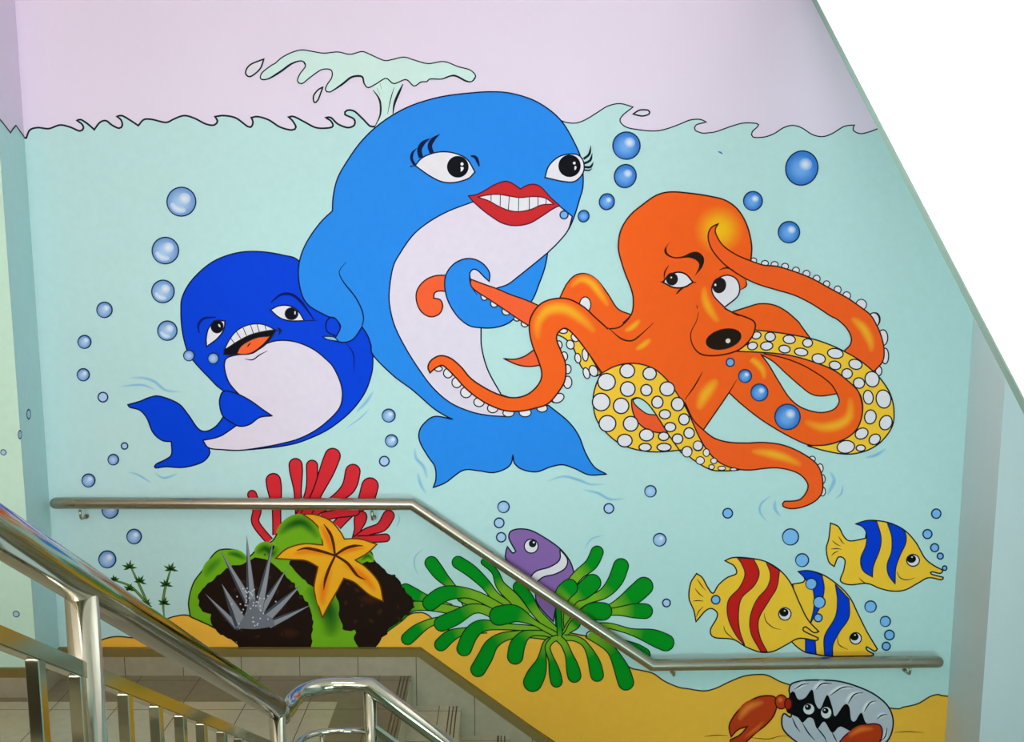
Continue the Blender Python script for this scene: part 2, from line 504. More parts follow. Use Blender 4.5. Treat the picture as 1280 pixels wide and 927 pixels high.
INK = (28, 34, 44); BROWN = (62, 28, 18)
MINT = (191, 227, 226); LILAC = (233, 220, 231); BELLY = (232, 219, 236); PEARL = (236, 230, 238)
BLUE = (42, 140, 238); NAVY = (0, 66, 222); ORANGE = (255, 100, 30); CORALO = (252, 98, 52)
YEL = (255, 202, 58); SAND = (252, 190, 66); GRN = (0, 146, 30); LGRN = (128, 182, 40)
RED = (220, 44, 54); HI = (255, 178, 40); WHALEINK = (14, 22, 66)

mural = bpy.data.objects.new('mural', None); C.objects.link(mural)
tag(mural, 'painted undersea mural of whales, octopus and fish covering the whole stairwell wall', 'mural')

# ---- sea
WAVE_A = ("@W1 100,485* 132,490* 150,450 190,438 245,443 300,425 350,435 400,455 418,440 410,420 385,402* 405,398 440,420 472,448* 500,412 530,403 560,425 595,441 "
 "612,428 606,400 585,382* 610,378 650,400 692,428* 720,398 760,397 830,412 870,395 920,378 970,390 1030,420 1072,425 1088,405 1075,383* 1120,378 1180,390 "
 "@W2 80,433 100,430 105,408 97,388* 130,383 185,400 240,435 300,450 320,435 300,400 282,385* 310,383 360,408 420,438 480,440 505,430 495,405 468,388* 495,388 "
 "530,420 580,438 612,425 610,395 565,372 575,352 610,355 650,390 690,430 715,432*")
WAVE_B = ("@W3 405,402* 430,412 480,415 530,397 590,360 640,330 700,318 765,335* 715,375 700,405 730,435 790,448 870,455 930,445 1000,420 1050,400 1100,397 1132,410* "
 "1080,425 1075,450 1110,465 @W4 20,264 60,258 140,230 200,215 265,218 268,232 240,260 245,285 300,285 350,268 400,237 445,227 490,240 540,272 590,283 640,268 700,232 752,225* "
 "745,250 780,268 830,258 880,240 930,235 1100,262 1350,245 1500,245*")
p = Pen(0)
A = spline(parse(WAVE_A), False); B = spline(parse(WAVE_B), False)
p.fill(A + B + [(1270, 1050), (880, 1050), (520, 808), (20, 808)], MINT)
p.line(A[2:], 2.3, INK); p.lv -= 1; p.line(B, 1.5, INK)
p.stroke('@W4 70,358 82,362 92,370', w=2, col=(60, 110, 180))
sea = p.build('sea', mural, 'mint green sea with a curling wave outline')
# paint carried round the corner on to the left pier
zc = on_y(40, 168, WY).z
def flat(name, pts, col, parent, lines=None):
    me = bpy.data.meshes.new(name)
    me.from_pydata([tuple(q) for q in pts], [], [tuple(range(len(pts)))])
    ca = me.color_attributes.new('Col', 'FLOAT_COLOR', 'POINT')
    for i in range(len(pts)): ca.data[i].color = (*lin(col), 1)
    me.materials.append(PAINT); return link(name, me, parent)
side = [(WY - 0.001, 0.0), (WY - 0.001, -0.012), (WY - 0.04, 0.012), (WY - 0.075, 0.034), (WY - 0.11, 0.012), (WY - 0.13, -0.004), (WY - 0.17, 0.02), (YL + 0.02, 0.045), (YL, 0.05)]
pts = [Vector((XL + 0.001, y, zc + dz)) for y, dz in side] + [Vector((XL + 0.001, YL, kz)), Vector((XL + 0.001, WY - 0.001, kz))]
flat('sea_on_pier_side', pts, MINT, mural)
v = []; f = []
for i, (y, dz) in enumerate(side):
    v += [(XL + 0.002, y, zc + dz - 0.004), (XL + 0.002, y, zc + dz + 0.004)]
for i in range(len(side) - 1): f.append((2*i, 2*i+1, 2*i+3, 2*i+2))
me = bpy.data.meshes.new('wave_line'); me.from_pydata(v, [], f)
ca = me.color_attributes.new('Col', 'FLOAT_COLOR', 'POINT')
for i in range(len(v)): ca.data[i].color = (*lin(INK), 1)
me.materials.append(PAINT); link('wave_line', me, mural)
flat('sea_on_pier_front', [(-3.29, YL - 0.001, kz), (XL, YL - 0.001, kz), (XL, YL - 0.001, zc + 0.05), (-3.29, YL - 0.001, zc + 0.05)], (206, 240, 220), mural)

# ---- pale blue current swirls
def swirl(txt, t, w):
    q = Pen(4); q.soft(txt, t, w, MINT, (132, 188, 222)); q.build('swirl', mural)
for txt, t, w_ in [('0,172 60,165 120,165 180,190', 'BT', 20), ('40,130 110,128 170,145 230,190 310,198', 'BT', 24), ('40,600 90,612 160,655', 'BT', 16),
    ('170,600 220,628 290,605', 'BT', 18), ('1180,300 1230,250 1270,190', 'BT', 26), ('1130,380 1200,330 1250,280', 'BT', 12), ('85,590 92,650 135,700 155,770', 'TL', 32), ('100,730 118,800 150,855', 'TL', 28),
    ('840,785 930,755 1020,775 1090,800 1180,798', 'TL', 26), ('1040,830 1130,850 1200,885 1290,880', 'TL', 26), ('900,405 925,460 885,545', 'O5', 36), ('975,480 968,530 930,565', 'O5', 16),
    ('565,545 510,590 503,640 545,695', 'O5', 22), ('590,565 588,620 622,665', 'O5', 28), ('1100,328 1160,315 1225,275', 'O5', 30), ('285,180 240,220 235,270 255,320', 'S1', 12), ('150,0 158,40 140,80', 'S1', 10), ('625,115 560,135 525,190', 'S2', 12)]:
    swirl(txt, t, w_)

# ---- water spout and drops
p = Pen(4)
stem = spline(parse('@W2 705,250 738,300 742,370 715,432* 815,372* 812,310 850,225* 800,195 750,190'), True)
p.fill(stem, (208, 236, 229))
p.stroke('@W2 705,250 738,300 742,370 715,432', w=2.4); p.stroke('@W2 855,220 815,310 805,370', w=3.2)
p.stroke('@W2 740,215 748,245', w=1); p.stroke('@W2 725,240 740,275', w=1); p.stroke('@W2 812,235 795,290 778,370', w=1.2)
p.shape('@W2 215,118 250,88 300,62 350,50 400,57 460,66 530,60 590,72 650,58 690,72 760,102 800,98 860,86 910,100 980,118 1060,108 1130,133 1190,150 1218,180 1200,207 1170,205 1110,178 1050,195 990,195 975,208 945,210 910,230 870,198 810,218 770,192 720,220 680,238 660,215 650,183 600,185 550,222 490,260 468,250 475,225 500,185 495,150 450,148 400,180 350,218 328,205 340,170 368,130 350,105 300,118 240,160 180,195 145,195 150,165 200,125', (208, 236, 229), w=1.5)
p.stroke('@W2 145,195 180,195 240,160 300,118 350,105 368,130', w=2.6); p.stroke('@W2 468,250 490,260 550,222 600,185 650,183 660,215 680,238 720,220', w=2.6)
p.stroke('@W2 1050,195 1110,178 1170,205 1200,207 1218,180', w=2.4)
p.build('water_spout', mural, 'pale mint water spout splashing above the big whale')
for s_ in ('@W2 160,95* 140,145 92,183 68,165 90,125', '@W2 455,235* 430,300 412,312 408,280 430,250', '@W3 765,370* 800,350 842,352 845,370 810,380'):
    q = Pen(4); q.shape(s_, (226, 224, 232), w=1.9); q.build('water_drop', mural)

# ---- baby whale
p = Pen(8)
p.shape('@BW 560,65 430,75 300,125 190,220 130,320 120,410 130,530 160,640 205,705 @BT 454,136 485,168 520,195* 500,235 505,290 517,318 480,370 430,395 390,380 340,310 290,255 200,220 150,225 100,245 40,262* 50,275 100,290 135,330 165,400 210,440 257,447* 258,510 230,535 180,560 178,578 230,572 320,575 410,550 448,510 445,478* 560,490 700,482 850,462 950,430 1050,380 1150,300 1220,210 1255,120 1265,40 @BW 1205,560 1160,490 1060,420 900,300 800,125 700,85', NAVY, ink=WHALEINK)
p.stroke('@BW 225,530 220,485 250,448 320,440', w=3.2, col=(4, 30, 120)); p.stroke('@BW 635,355 690,312 750,310 800,345 850,410 880,455', w=3.6, col=(4, 24, 100))
p.stroke('@BW 815,462 850,460 900,458', w=1.3, col=WHALEINK); p.stroke('@BW 1065,590 1105,650 1110,748', w=1.4, col=WHALEINK)
bw = p.build('baby_whale', mural, 'small dark blue whale with open mouth at left')
q = Pen(22); q.shape('@BW 370,700 385,672 440,655 530,645 600,595 680,573 780,582 880,625 960,690 @BT 1070,80 1102,150 1112,220 1090,290 1000,375 900,430 800,458 700,477 600,490 520,487 445,478 415,440* 500,420 580,368* 640,340 650,260 590,205 545,150 525,90', BELLY, ink=WHALEINK)
q.stroke('@BW 485,678 530,683 570,655 615,632', w=1.6); q.build('belly', bw)
q = Pen(26); q.shape('@BT 520,195 580,205 650,240 720,290 762,318* 700,325 650,360 600,370 560,352 515,318 500,270 500,230', NAVY, ink=WHALEINK); q.build('flipper', bw)
q = Pen(26)
q.shape('@BW 366,652* 375,610 430,540 490,500 560,490 620,500 664,513* 610,590 530,640 440,652 400,655', (10, 12, 20), w=1.6)
q.shape('@BW 440,648* 460,610 500,580 560,555 630,548* 590,595 530,640 480,652', (255, 104, 50), w=1.2)
q.stroke('@BW 500,610 510,595 520,585', w=1.6, col=BROWN)
q.shape('@BW 372,618* 400,565 440,517 500,486 560,478 610,488 658,512* 600,520 520,540 450,575 380,620*', PEARL, w=1.4)
for a in ('403,558 425,588', '437,522 462,562', '475,500 495,545', '518,484 535,534', '555,480 568,524', '600,488 608,514'): q.stroke('@BW ' + a, w=1.0, t0=1, t1=1, up=False)
q.up(); q.stroke('@BW 660,512 690,520', w=3); q.stroke('@BW 670,500 690,515 678,540', w=2.6); q.build('mouth', bw)
q = Pen(22); q.shape('@BW 372,462* 320,460 280,500 265,560 268,607* 330,560 365,510', PEARL, ink=WHALEINK); q.oval('BW', 327, 493, 34, 36, (8, 10, 22)); q.oval('BW', 340, 488, 5, 10, PEARL, -30, w=0); q.build('eye', bw)
q = Pen(22); q.shape('@BW 632,398* 680,375 740,375 790,405 825,460* 740,460 680,440', PEARL, ink=WHALEINK); q.oval('BW', 752, 420, 36, 33, (8, 10, 22)); q.oval('BW', 772, 415, 4, 10, PEARL, 0, w=0); q.build('eye', bw)

# ---- big whale
p = Pen(44)
p.shape('@G1 810,47 700,55 600,70 500,100 420,140 350,190 290,250 240,320 200,390 182,460 178,523* 130,570 80,640 50,710 42,780 @G2 55,215 85,262 150,300 185,313 @BW 1000,445 1032,490 1010,535 985,555* 930,550* 1000,575 1060,583 1110,560 1155,495* @G2 318,380 332,420 341,460 420,540 500,600 580,670 630,702 660,716* @TL 200,412 140,450 110,500 115,560 160,640 200,700 205,770 190,818* 260,790 360,720 450,722 530,733 600,712 635,680 645,630* 655,680 700,715 780,728 860,700 930,688 1000,710 1080,745 1180,742* 1110,700 1060,620 1020,520 960,440 850,350* 700,330* 570,285* 500,150 467,60 @H 540,600 540,535* 985,30* @G1 1080,650 1120,600 1145,545 1165,480 1180,420 1175,330 1150,260 1090,160 1000,90 900,55', BLUE, ink=WHALEINK)
p.stroke('@BW 1065,125 1025,180 1050,240 1120,330 1160,420 1155,490 1110,560 1060,583', w=1.7, col=WHALEINK)
p.stroke('@E 495,205 525,215 545,265', w=4.2, col=WHALEINK, t0=0.3)
big = p.build('whale', mural, 'big light blue whale with red lips leaping through the surface')
q = Pen(50); q.shape('@G1 740,487* 640,525 560,570 500,620 450,690 420,750 @G2 405,210 410,280 430,350 470,430 520,510 580,590 650,650 730,685 800,700 870,705* 850,612* 800,520 775,430 772,350* @H 985,30* @G1 1080,650 1120,600 1137,545* 1085,503* 900,560* 740,487*', BELLY, ink=WHALEINK); q.build('belly', big)
q = Pen(54)
q.shape('@E 483,433* 530,425 580,400 630,370 690,350 730,360 780,393* 820,372 860,367 900,385 950,440 1003,488* 960,510 900,550 830,590 750,603 680,590 620,555 560,510 505,460', (208, 42, 46), ink=(90, 20, 50))
q.shape('@E 535,440* 600,427 660,425 720,435 780,443 850,437 920,445 970,480* 900,485 840,510 770,523 710,515 650,490 600,462', PEARL, w=1.4, ink=(90, 20, 40))
for a in ('612,428 612,462', '665,426 664,492', '716,436 710,514', '770,444 768,522', '830,440 830,512', '880,440 880,492', '927,448 925,480'): q.stroke('@E ' + a, w=1.0, t0=1, t1=1, up=False)
q.up(); q.oval('E', 486, 434, 5, 5, INK, w=0); q.build('mouth', big, 'red lips parted over white teeth')
q = Pen(54); q.shape('@E 178,260* 220,215 290,187 360,182 430,198 480,230 520,297* 480,335 400,357 330,352 260,318', PEARL, ink=WHALEINK)
q.oval('E', 422, 267, 62, 62, (8, 12, 20), w=0); q.oval('E', 446, 251, 9, 9, PEARL, w=0); q.shape('@E 437,268 455,270 452,285 438,295 440,282', PEARL, w=0)
for a, ww in (('178,260 158,222 165,185 190,160', 3.6), ('212,215 203,170 225,130 265,105', 5.8), ('275,190 262,150 280,112 320,80', 5.6), ('150,265 180,262', 2)): q.stroke('@E ' + a, w=ww, col=WHALEINK, t0=1, t1=0.1)
q.build('eye', big)
q = Pen(54); q.shape('@E 920,328* 940,265 990,215 1050,195 1110,200 1140,240 1138,300 1090,350 1020,350', PEARL, ink=WHALEINK)
q.oval('E', 1060, 262, 64, 64, (8, 12, 20), w=0); q.oval('E', 1087, 246, 8, 8, PEARL, w=0); q.shape('@E 1090,262 1100,268 1096,282 1088,285', PEARL, w=0)
for a, ww in (('1140,222 1172,195 1182,145', 3), ('1143,248 1178,230 1190,188', 3), ('1145,268 1180,268 1197,238', 3), ('1145,285 1172,288 1190,275', 2)): q.stroke('@E ' + a, w=ww, col=INK, t0=1, t1=0.1)
q.build('eye', big)
q = Pen(46)
q.shape('@BW 978,440 950,470 955,520 1000,545 1005,555* 1030,500 1010,455', NAVY, ink=WHALEINK); q.shape('@BW 928,550* 990,552 1022,577* 960,568', (140, 196, 235), ink=WHALEINK, w=1.3); q.build('fin_tip', big)

# ---- octopus limbs held by the whale (pink curl lies behind the whale's flipper)
p = Pen(58)
p.shape('@H 320,180* 230,185 160,220 115,280 110,350 140,420 200,457 260,440 285,390 270,345 225,333* 230,300 260,285 320,290*', CORALO, ink=BROWN)
curl = p
q = Pen(62)
q.shape('@H 985,30* 965,130 930,230 875,355 760,470 700,510 620,530 540,530 460,515 380,450 320,350 298,250 310,170 360,105 430,72 500,75 560,110 597,165 595,222* 560,190 520,150 490,140 466,165 470,215* 640,268* 720,240 800,180 900,100', BLUE, ink=WHALEINK)
q.stroke('@H 466,165 465,210 480,260 515,312', w=1.6, col=WHALEINK); q.build('flipper', big)

# ---- octopus
OINK = (66, 26, 14)
p = Pen(66)
# suckers that peek out from behind the arms
p.ovals('H', [(562,322,22,26,-10),(628,370,24,24),(710,418,30,28),(780,468,22,18),(832,503,24,22)], PEARL)
p.ovals('TL', [(220,140,22,15),(275,165,26,27),(325,218,28,30),(378,275,32,30),(452,330,30,26),(530,365,30,26),(620,392,32,22),(715,390,34,24),(812,365,30,22),(900,308,38,24,-20)], PEARL)
p.ovals('O3', [(85,187,18,24),(115,252,20,26),(135,325,20,26),(135,400,24,35),(80,490,36,25,-25)], PEARL)
p.ovals('O2', [(465,437,18,16),(530,452,20,16),(585,458,20,16),(645,470,20,18),(707,492,20,18),(767,512,20,20),(825,540,20,20),(882,570,18,18),(945,603,20,22),(997,637,22,22),(1080,688,30,30),(1160,772,28,38)], PEARL, 1.3)
p.ovals('O4', [(1060,45,32,42),(1112,145,28,45),(1125,250,20,45),(1088,335,18,28)], PEARL)
p.ovals('O5', [(800,335,18,16),(845,388,18,26),(858,450,16,26),(858,520,18,26)], PEARL, 1.3)
# arch behind, yellow underside strip, horn and pointed arms
p.shape('@O1 90,650* 130,570 180,520 240,512 300,545 360,620 420,710 495,745* 470,800 400,850* 300,780 200,690*', ORANGE, ink=OINK)
p.soft('@O1 150,590 210,545 270,565 330,640 370,700', 'O1', 70, ORANGE, HI)
p.oval('O1', 235, 688, 32, 44, PEARL)
p.shape('@O3 75,125 90,100 130,92 180,130 230,190 270,260 325,350* 285,365 220,320 190,260 165,200 120,150', YEL, ink=INK)
p.ovals('O3', [(110,107,24,14),(177,145,20,25,-40),(150,185,22,26,-20),(193,262,17,28,-10),(235,243,17,36,-5),(242,348,18,32,-15),(282,335,24,32,-20)], PEARL)
p.shape('@H 690,735* 760,740 830,720 895,675* 940,778* 860,788 780,775', CORALO, ink=BROWN)
p.shape('@H 475,208* 560,240 640,268 740,310 840,345 930,385* 890,440 862,518* 800,480 720,425 600,345 500,280 470,240', CORALO, ink=BROWN)
# raised right arm, second arm, orange loop, yellow band
p.shape('@O2 340,730* 420,705 500,683 580,690 650,725 720,785 @O4 640,70 700,152* 550,130 370,100* 330,30*', ORANGE, ink=OINK)
p.shape('@O4 235,460* 300,520 400,600 500,665 600,720 690,757 780,758 880,730 950,690 985,620 995,540 970,450 910,390 830,330 720,285 600,250 480,232 400,228 280,222* 180,330*', ORANGE, ink=OINK)
p.shape('@O4 415,240* 490,285 560,350 640,420 700,465 760,478 850,465* 862,510 830,555 750,572 650,545 580,490 520,400 460,300', MINT, ink=OINK)
p.stroke('@O4 430,236 550,262 660,305 760,365 820,415 850,465', w=1.6, col=OINK, t0=1, t1=1)
p.soft('@O4 660,620 760,655 860,640 920,590 925,480', 'O4', 90, ORANGE, HI)
p.soft('@O4 320,255 380,280 425,330 435,385', 'O4', 60, ORANGE, HI)
oc_level = p.lv
p.lv += 2
# body and head
BODY = spline(parse('@O1 450,795* 500,740 510,660 495,590 460,500 430,400 425,340 440,260 490,180 560,120 640,65 720,45 830,52 950,70 1040,95 1110,150 1160,240 1185,350 1180,440* 1150,540* 1155,580 1120,605* 1030,705* 1060,730 1150,765 1205,800 @O3 1190,130 1210,230* 1130,340 1055,460* 980,570 912,672* 850,660 760,540 680,440 600,370 500,340 400,340 325,350* 260,240* 200,120* 250,0* 366,88*'), True)
p.fill(BODY, ORANGE)
p.stroke('@O1 450,795 500,740 510,660 495,590 460,500 430,400 425,340 440,260 490,180 560,120 640,65 720,45 830,52 950,70 1040,95 1110,150 1160,240 1185,350 1180,440', w=1.9, col=OINK, t0=1, t1=1)
p.glow('O1', 1000, 260, 150, 150, ORANGE, (255, 196, 24), 0, 0.8)
p.soft('@O3 880,560 920,470 990,380', 'O3', 100, ORANGE, HI)
p.soft('@O3 520,215 570,185 610,150', 'O3', 50, ORANGE, HI); p.soft('@O3 460,110 510,80 550,40', 'O3', 50, ORANGE, HI)
p.stroke('@O3 1100,385 1055,460 980,570 912,668', w=1.7, col=OINK, t1=1); p.stroke('@O3 905,340 860,420 803,500', w=1.7, col=OINK)
# S-shaped front arm
ARM = spline(parse('@TL 172,163* 160,130 180,90 230,65 290,80 350,130 400,190 470,240 560,285 650,305 730,285 790,230 810,170 790,90 755,0 @G2 965,350 975,300 1010,255 1060,235 1120,235 1180,265 1230,310 1280,355* 1330,500* 1255,530* 1200,450 1150,385 1110,352 1080,370 1075,400 @TL 920,40 945,110 945,190 920,250 850,335 770,365 680,382 600,378 520,350 450,310 380,255 320,190 270,140 240,120 205,135'), True)
p.fill(ARM, ORANGE)
p.stroke('@G2 1255,530 1200,450 1150,385 1110,352 1080,370 1075,400 @TL 920,40 945,110 945,190 920,250 850,335 770,365 680,382 600,378 520,350 450,310 380,255 320,190 270,140 240,120 205,135 172,163* 160,130 180,90 230,65 290,80 350,130 400,190 470,240 560,285 650,305 730,285 790,230 810,170 790,90 755,0 @G2 965,350 975,300 1010,255 1060,235 1120,235 1180,265 1230,310 1280,355', w=1.9, col=OINK, t0=1, t1=1)
p.soft('@G2 1000,400 1000,330 1040,280 1110,275 1180,320 1230,370', 'G2', 70, ORANGE, HI)
p.stroke('@O3 366,88 440,150 500,162 550,130 625,60', w=1.9, col=OINK); p.stroke('@O3 495,14 480,40 430,85 370,95', w=1.7, col=OINK, t0=1, t1=1)
# raised arm over the forehead
p.shape('@O2 265,225* 222,250 205,300 225,370 280,440 340,490 420,540 500,575 600,605 700,635 800,685 900,750 @O4 850,40 900,85 930,140 925,185 890,222* 1060,338* 1110,280 1118,210 1100,130 1069,60 @O2 1130,745 1080,705 1000,650 900,595 800,540 700,500 600,470 520,462 440,435 360,400 290,350 252,290 247,255', (255, 98, 34), ink=OINK)
p.soft('@O4 930,30 1000,90 1040,170 1045,230', 'O4', 80, (255, 98, 34), HI)
# yellow sucker band of the right loop
p.shape('@O4 370,100* 480,112 600,130 720,155 820,190 900,228 980,275 1060,340 1110,395 1155,470 1175,560 1165,650 1110,730 1040,780 960,805 880,808 780,790 680,762* 800,755 900,720 960,670 990,600 995,520 970,450 910,390 830,330 720,285 600,250 500,235 400,228 270,222* 340,180*', YEL, ink=INK)
p.ovals('O4', [(390,132,26,20,-15),(367,192,28,22,-15),(468,140,30,26),(448,192,35,24,-5),(577,155,35,24,5),(550,210,32,22,8),(645,227,38,22,8),(682,175,28,24),(745,265,38,28,10),(840,235,45,28,8),(838,303,33,24,10),(955,297,38,28,15),(907,350,30,28),(975,404,32,30,20),(1050,382,40,44,-20),(1028,485,28,40,-8),(1115,495,42,52,-10),(1040,597,33,40,10),(1128,630,35,42,25),(990,692,38,30,-25),(1065,725,34,28,-35),(900,768,50,36,-8),(985,775,26,18)], PEARL, 1.6)
# bottom tentacle and the spotted loop
p.shape('@O5 72,10* 120,110 180,170 240,215 320,238 420,243 520,240 620,252 700,280 780,325 830,370 855,430 860,500 845,545 800,585 730,612 670,617 632,602 640,577 680,575 730,565 765,525 775,480 740,430 680,400 600,385 530,388 450,397 380,393 300,370 240,330 190,270 150,200 110,110', (255, 98, 34), ink=OINK)
p.soft('@O5 450,290 540,300 640,325 740,370', 'O5', 80, (255, 98, 34), HI)
p.shape('@O3 325,350* 400,310 480,292 560,298 640,330 710,395 760,465 810,545 @O5 110,110 150,200 190,270 240,330 300,370 385,397* 300,402 220,395 130,345 70,296 @O3 788,786* 650,797 560,790 480,770 410,735 340,670 295,600 280,500 295,420', YEL, ink=INK)
p.shape('@O3 500,510 505,495 540,488 590,520 640,585 705,688* 640,685 580,665 530,620 505,560', (250, 92, 44), ink=INK)
p.shape('@O3 508,500* 540,489 590,520 640,585* 590,580 545,550 515,520', MINT, ink=INK, w=1.5)
p.stroke('@O3 700,685 740,740 785,805', w=1.6, t0=1, t1=1)
p.ovals('O3', [(357,397,50,48),(475,334,42,40),(603,350,38,36),(478,438,42,42),(584,444,32,32),(326,512,50,50),(440,534,44,44),(703,437,42,40),(647,513,32,34),(763,524,36,38),(362,635,48,46),(495,636,42,42),(690,582,32,26),(799,611,30,32),(720,655,32,26),(585,700,40,34),(683,708,30,24),(461,732,42,36),(577,770,35,22),(685,770,40,22),(762,722,30,28),(828,689,30,30),(879,763,27,27),(817,790,28,24)], PEARL, 1.7)
p.ovals('O5', [(195,298,18,22),(85,293,28,30),(147,258,27,27),(160,343,24,22),(238,345,18,16),(225,380,16,14),(283,387,22,12),(350,393,20,8)], PEARL, 1.3)
# brow and small creases
p.shape('@O1 725,325 688,370 698,405 750,424 830,420 875,440 885,470 860,525* 905,470 912,420 880,388 840,390 790,412 740,415 705,395 700,360', (36, 22, 12), w=0)
for a, ww in (('685,540 690,500 712,465', 1.8), ('755,628 775,605 800,590', 2.4), ('1000,490 1040,478 1080,490', 1.8), ('870,690 882,730 870,790', 1.6), ('1150,540 1155,580 1120,605', 1.6)): p.stroke('@O1 ' + a, w=ww, col=OINK)
p.lv += 1
octo = p.build('octopus', mural, 'orange octopus with white suckers and looping arms')
L0 = p.lv
curl.build('arm_tip', octo, 'coral red curled arm tip')
q = Pen(L0)
q.shape('@O3 878,-30* 870,50 838,120 850,190 900,240 1000,245 1110,215 1180,150 1205,90 1195,50 1130,20 @O1 1100,745 1030,708* 960,640* 900,640*', ORANGE, w=0)
q.stroke('@O1 882,730 @O3 870,50 838,120 850,190 900,240 1000,245 1110,215 1180,150 1205,90 1195,50 1130,20 @O1 1100,745 1030,708', w=1.9, col=OINK, t1=1)
q.soft('@O1 915,580 920,660 960,740 1000,790', 'O1', 75, ORANGE, (255, 170, 36))
q.oval('O3', 1025, 153, 102, 56, (34, 22, 10), -14, w=1); q.oval('O3', 1050, 163, 14, 13, (230, 220, 210), -20, w=0); q.build('nose', octo)
q = Pen(L0 + 6); q.shape('@O1 678,560* 710,523 760,503 810,515 850,560* 800,588 740,590', PEARL, ink=(40, 20, 14), w=2); q.oval('O1', 730, 542, 31, 33, (34, 24, 18)); q.oval('O1', 726, 533, 5, 5, PEARL, w=0)
q.stroke('@O1 665,558 690,556', w=3, col=(40, 20, 14)); q.stroke('@O1 845,560 868,562', w=3, col=(40, 20, 14)); q.build('eye', octo)
q = Pen(L0 + 6); q.shape('@O1 1030,703* 970,640 958,590 985,545 1040,520 1090,535 1115,580 1105,640', PEARL, ink=(70, 30, 60), w=1.8); q.oval('O1', 1000, 578, 36, 42, (34, 26, 22), 15); q.oval('O1', 978, 575, 6, 7, PEARL, w=0); q.build('eye', octo)

# ---- seabed
SB = 8
p = Pen(SB)
p.shape('@R1 -260,894* 0,894* 80,862 150,845 250,850 300,820 350,778 400,760 450,758 520,790 600,835 676,894*', SAND, w=1.7, ink=(60, 50, 20))
p.shape('@S1 20,690* 50,640 100,590 200,520 250,505 300,515 400,590 600,580 900,590 @S2 520,620 600,640 700,740 760,783 800,793 870,810 930,850 1000,880 1048,888 @C 0,172 60,158 130,125 200,98 270,90 320,95 380,125 430,142 600,200 930,258 1000,252 1070,235 1130,200 1170,190 1205,197 1400,210* 1400,960* @P 890,1060* 523,812*', SAND, w=1.7, ink=(60, 50, 20))
for a in ('0,400 60,393 120,395', '230,405 320,412 380,398 420,398', '950,380 1020,375 1100,380'): p.stroke('@C ' + a, w=1.2, col=(120, 84, 20))
p.build('sandy_seabed', mural, 'yellow sand bed with low mounds')
# weeds
def weed(stem_list, clusters):
    q = Pen(SB + 6)
    for s_ in stem_list:
        q.stroke('@R1 ' + s_, w=3.2, col=(40, 66, 30), t1=0.6); q.stroke('@R1 ' + s_, w=1.8, col=(110, 150, 60), t1=0.6)
    for (x, y, r, a0) in clusters:
        for k in range(6):
            a = math.radians(a0 - 100 + 40 * k)
            cx, cy = tp('R1', x, y); rr = r / 3.31 * (0.8 + 0.2 * (k % 2)); ex, ey = cx + math.cos(a) * rr, cy + math.sin(a) * rr
            nx, ny = -math.sin(a) * 1.5, math.cos(a) * 1.5; mx, my = cx + (ex-cx)*0.45, cy + (ey-cy)*0.45
            q.fill([(cx - nx*0.6, cy - ny*0.6), (mx - nx, my - ny), (ex, ey), (mx + nx, my + ny), (cx + nx*0.6, cy + ny*0.6)], (52, 92, 32), up=False)
    q.up(); q.build('water_weed', mural)
weed(['350,775 345,710 352,650 378,560'], [(376,568,34,-90), (356,632,32,-90), (348,708,30,-90)])
weed(['312,755 280,705 250,640 210,555', '290,725 240,665 200,632 140,612'], [(205,560,34,-100), (248,618,32,-80), (205,650,28,-90), (275,712,28,-80), (142,612,24,-120)])
# coral
p = Pen(SB)
for s_, a, b in [('315,258 335,320 330,375 388,450', 36, 30), ('403,200 415,300 418,425', 60, 34), ('495,135 502,220 510,360', 54, 28), ('563,138 560,210 530,300 505,350', 46, 26), ('765,350 755,390 742,440', 50, 26),
                 ('732,162 712,230 640,290 540,350', 60, 34), ('648,98 612,190 565,290 525,360', 64, 40), ('803,222 780,285 720,330 665,385', 68, 40), ('740,325 670,335 600,350', 40, 34), ('880,345 850,390 790,412 745,445', 46, 32), ('868,436 810,440 750,442', 32, 28)]:
    p.finger(s_, 'R2', a, b, RED, w=1.6, ink=(70, 14, 24))
p.build('red_coral', mural, 'branching red coral behind the rock')
# rock
p = Pen(SB + 26)
GR = (118, 180, 30)
p.shape('@R2 60,762* 53,700 72,625 110,570 160,500 200,483 260,490 300,515 350,468 400,448 440,385 500,352 560,358 612,420 700,470 800,490 820,530 870,585 920,640 960,720 850,840 820,896* 550,896* 145,800*', GR, ink=(30, 40, 14))
p.soft('@R2 425,425 470,385 520,372 560,400 590,440', 'R2', 70, GR, (14, 92, 18)); p.soft('@R2 210,500 250,505 290,525', 'R2', 40, GR, (30, 110, 20)); p.soft('@R2 120,600 145,560 190,520', 'R2', 60, GR, (70, 140, 24)); p.soft('@R2 330,500 370,480 400,500 420,470', 'R2', 60, GR, (14, 84, 18))
p.soft('@R2 540,640 600,690 640,760 640,850', 'R2', 150, GR, (10, 88, 24)); p.soft('@R2 765,530 795,510 815,530', 'R2', 30, GR, (30, 110, 20))
DK = (36, 22, 16)
random.seed(3)
def rough(poly, a=1.6):
    poly = clean(poly); return [(x + random.uniform(-a, a), y + random.uniform(-a, a)) for x, y in poly[::2]]
p.fill(rough(spline(parse('@R2 95,670 130,630 200,570 270,542 330,520 400,540 450,590 500,650 540,700 565,770 568,800 558,896* 270,896* 250,870 180,830 148,790 140,750 105,740 95,700'), True)), DK)
p.fill(rough(spline(parse('@R2 470,530 600,540 720,545 820,535 870,580 910,590 940,640 985,700 960,750 870,830 850,860 820,896* 760,896 735,850 745,820 690,810 670,700 655,650 600,640 560,640 520,600'), True)), DK)
p.glow('R2', 800, 690, 60, 30, DK, (64, 34, 22)); p.glow('R2', 470, 830, 60, 30, DK, (60, 34, 22)); p.glow('R2', 430, 720, 40, 40, DK, (56, 32, 24))
random.seed(5); done = []
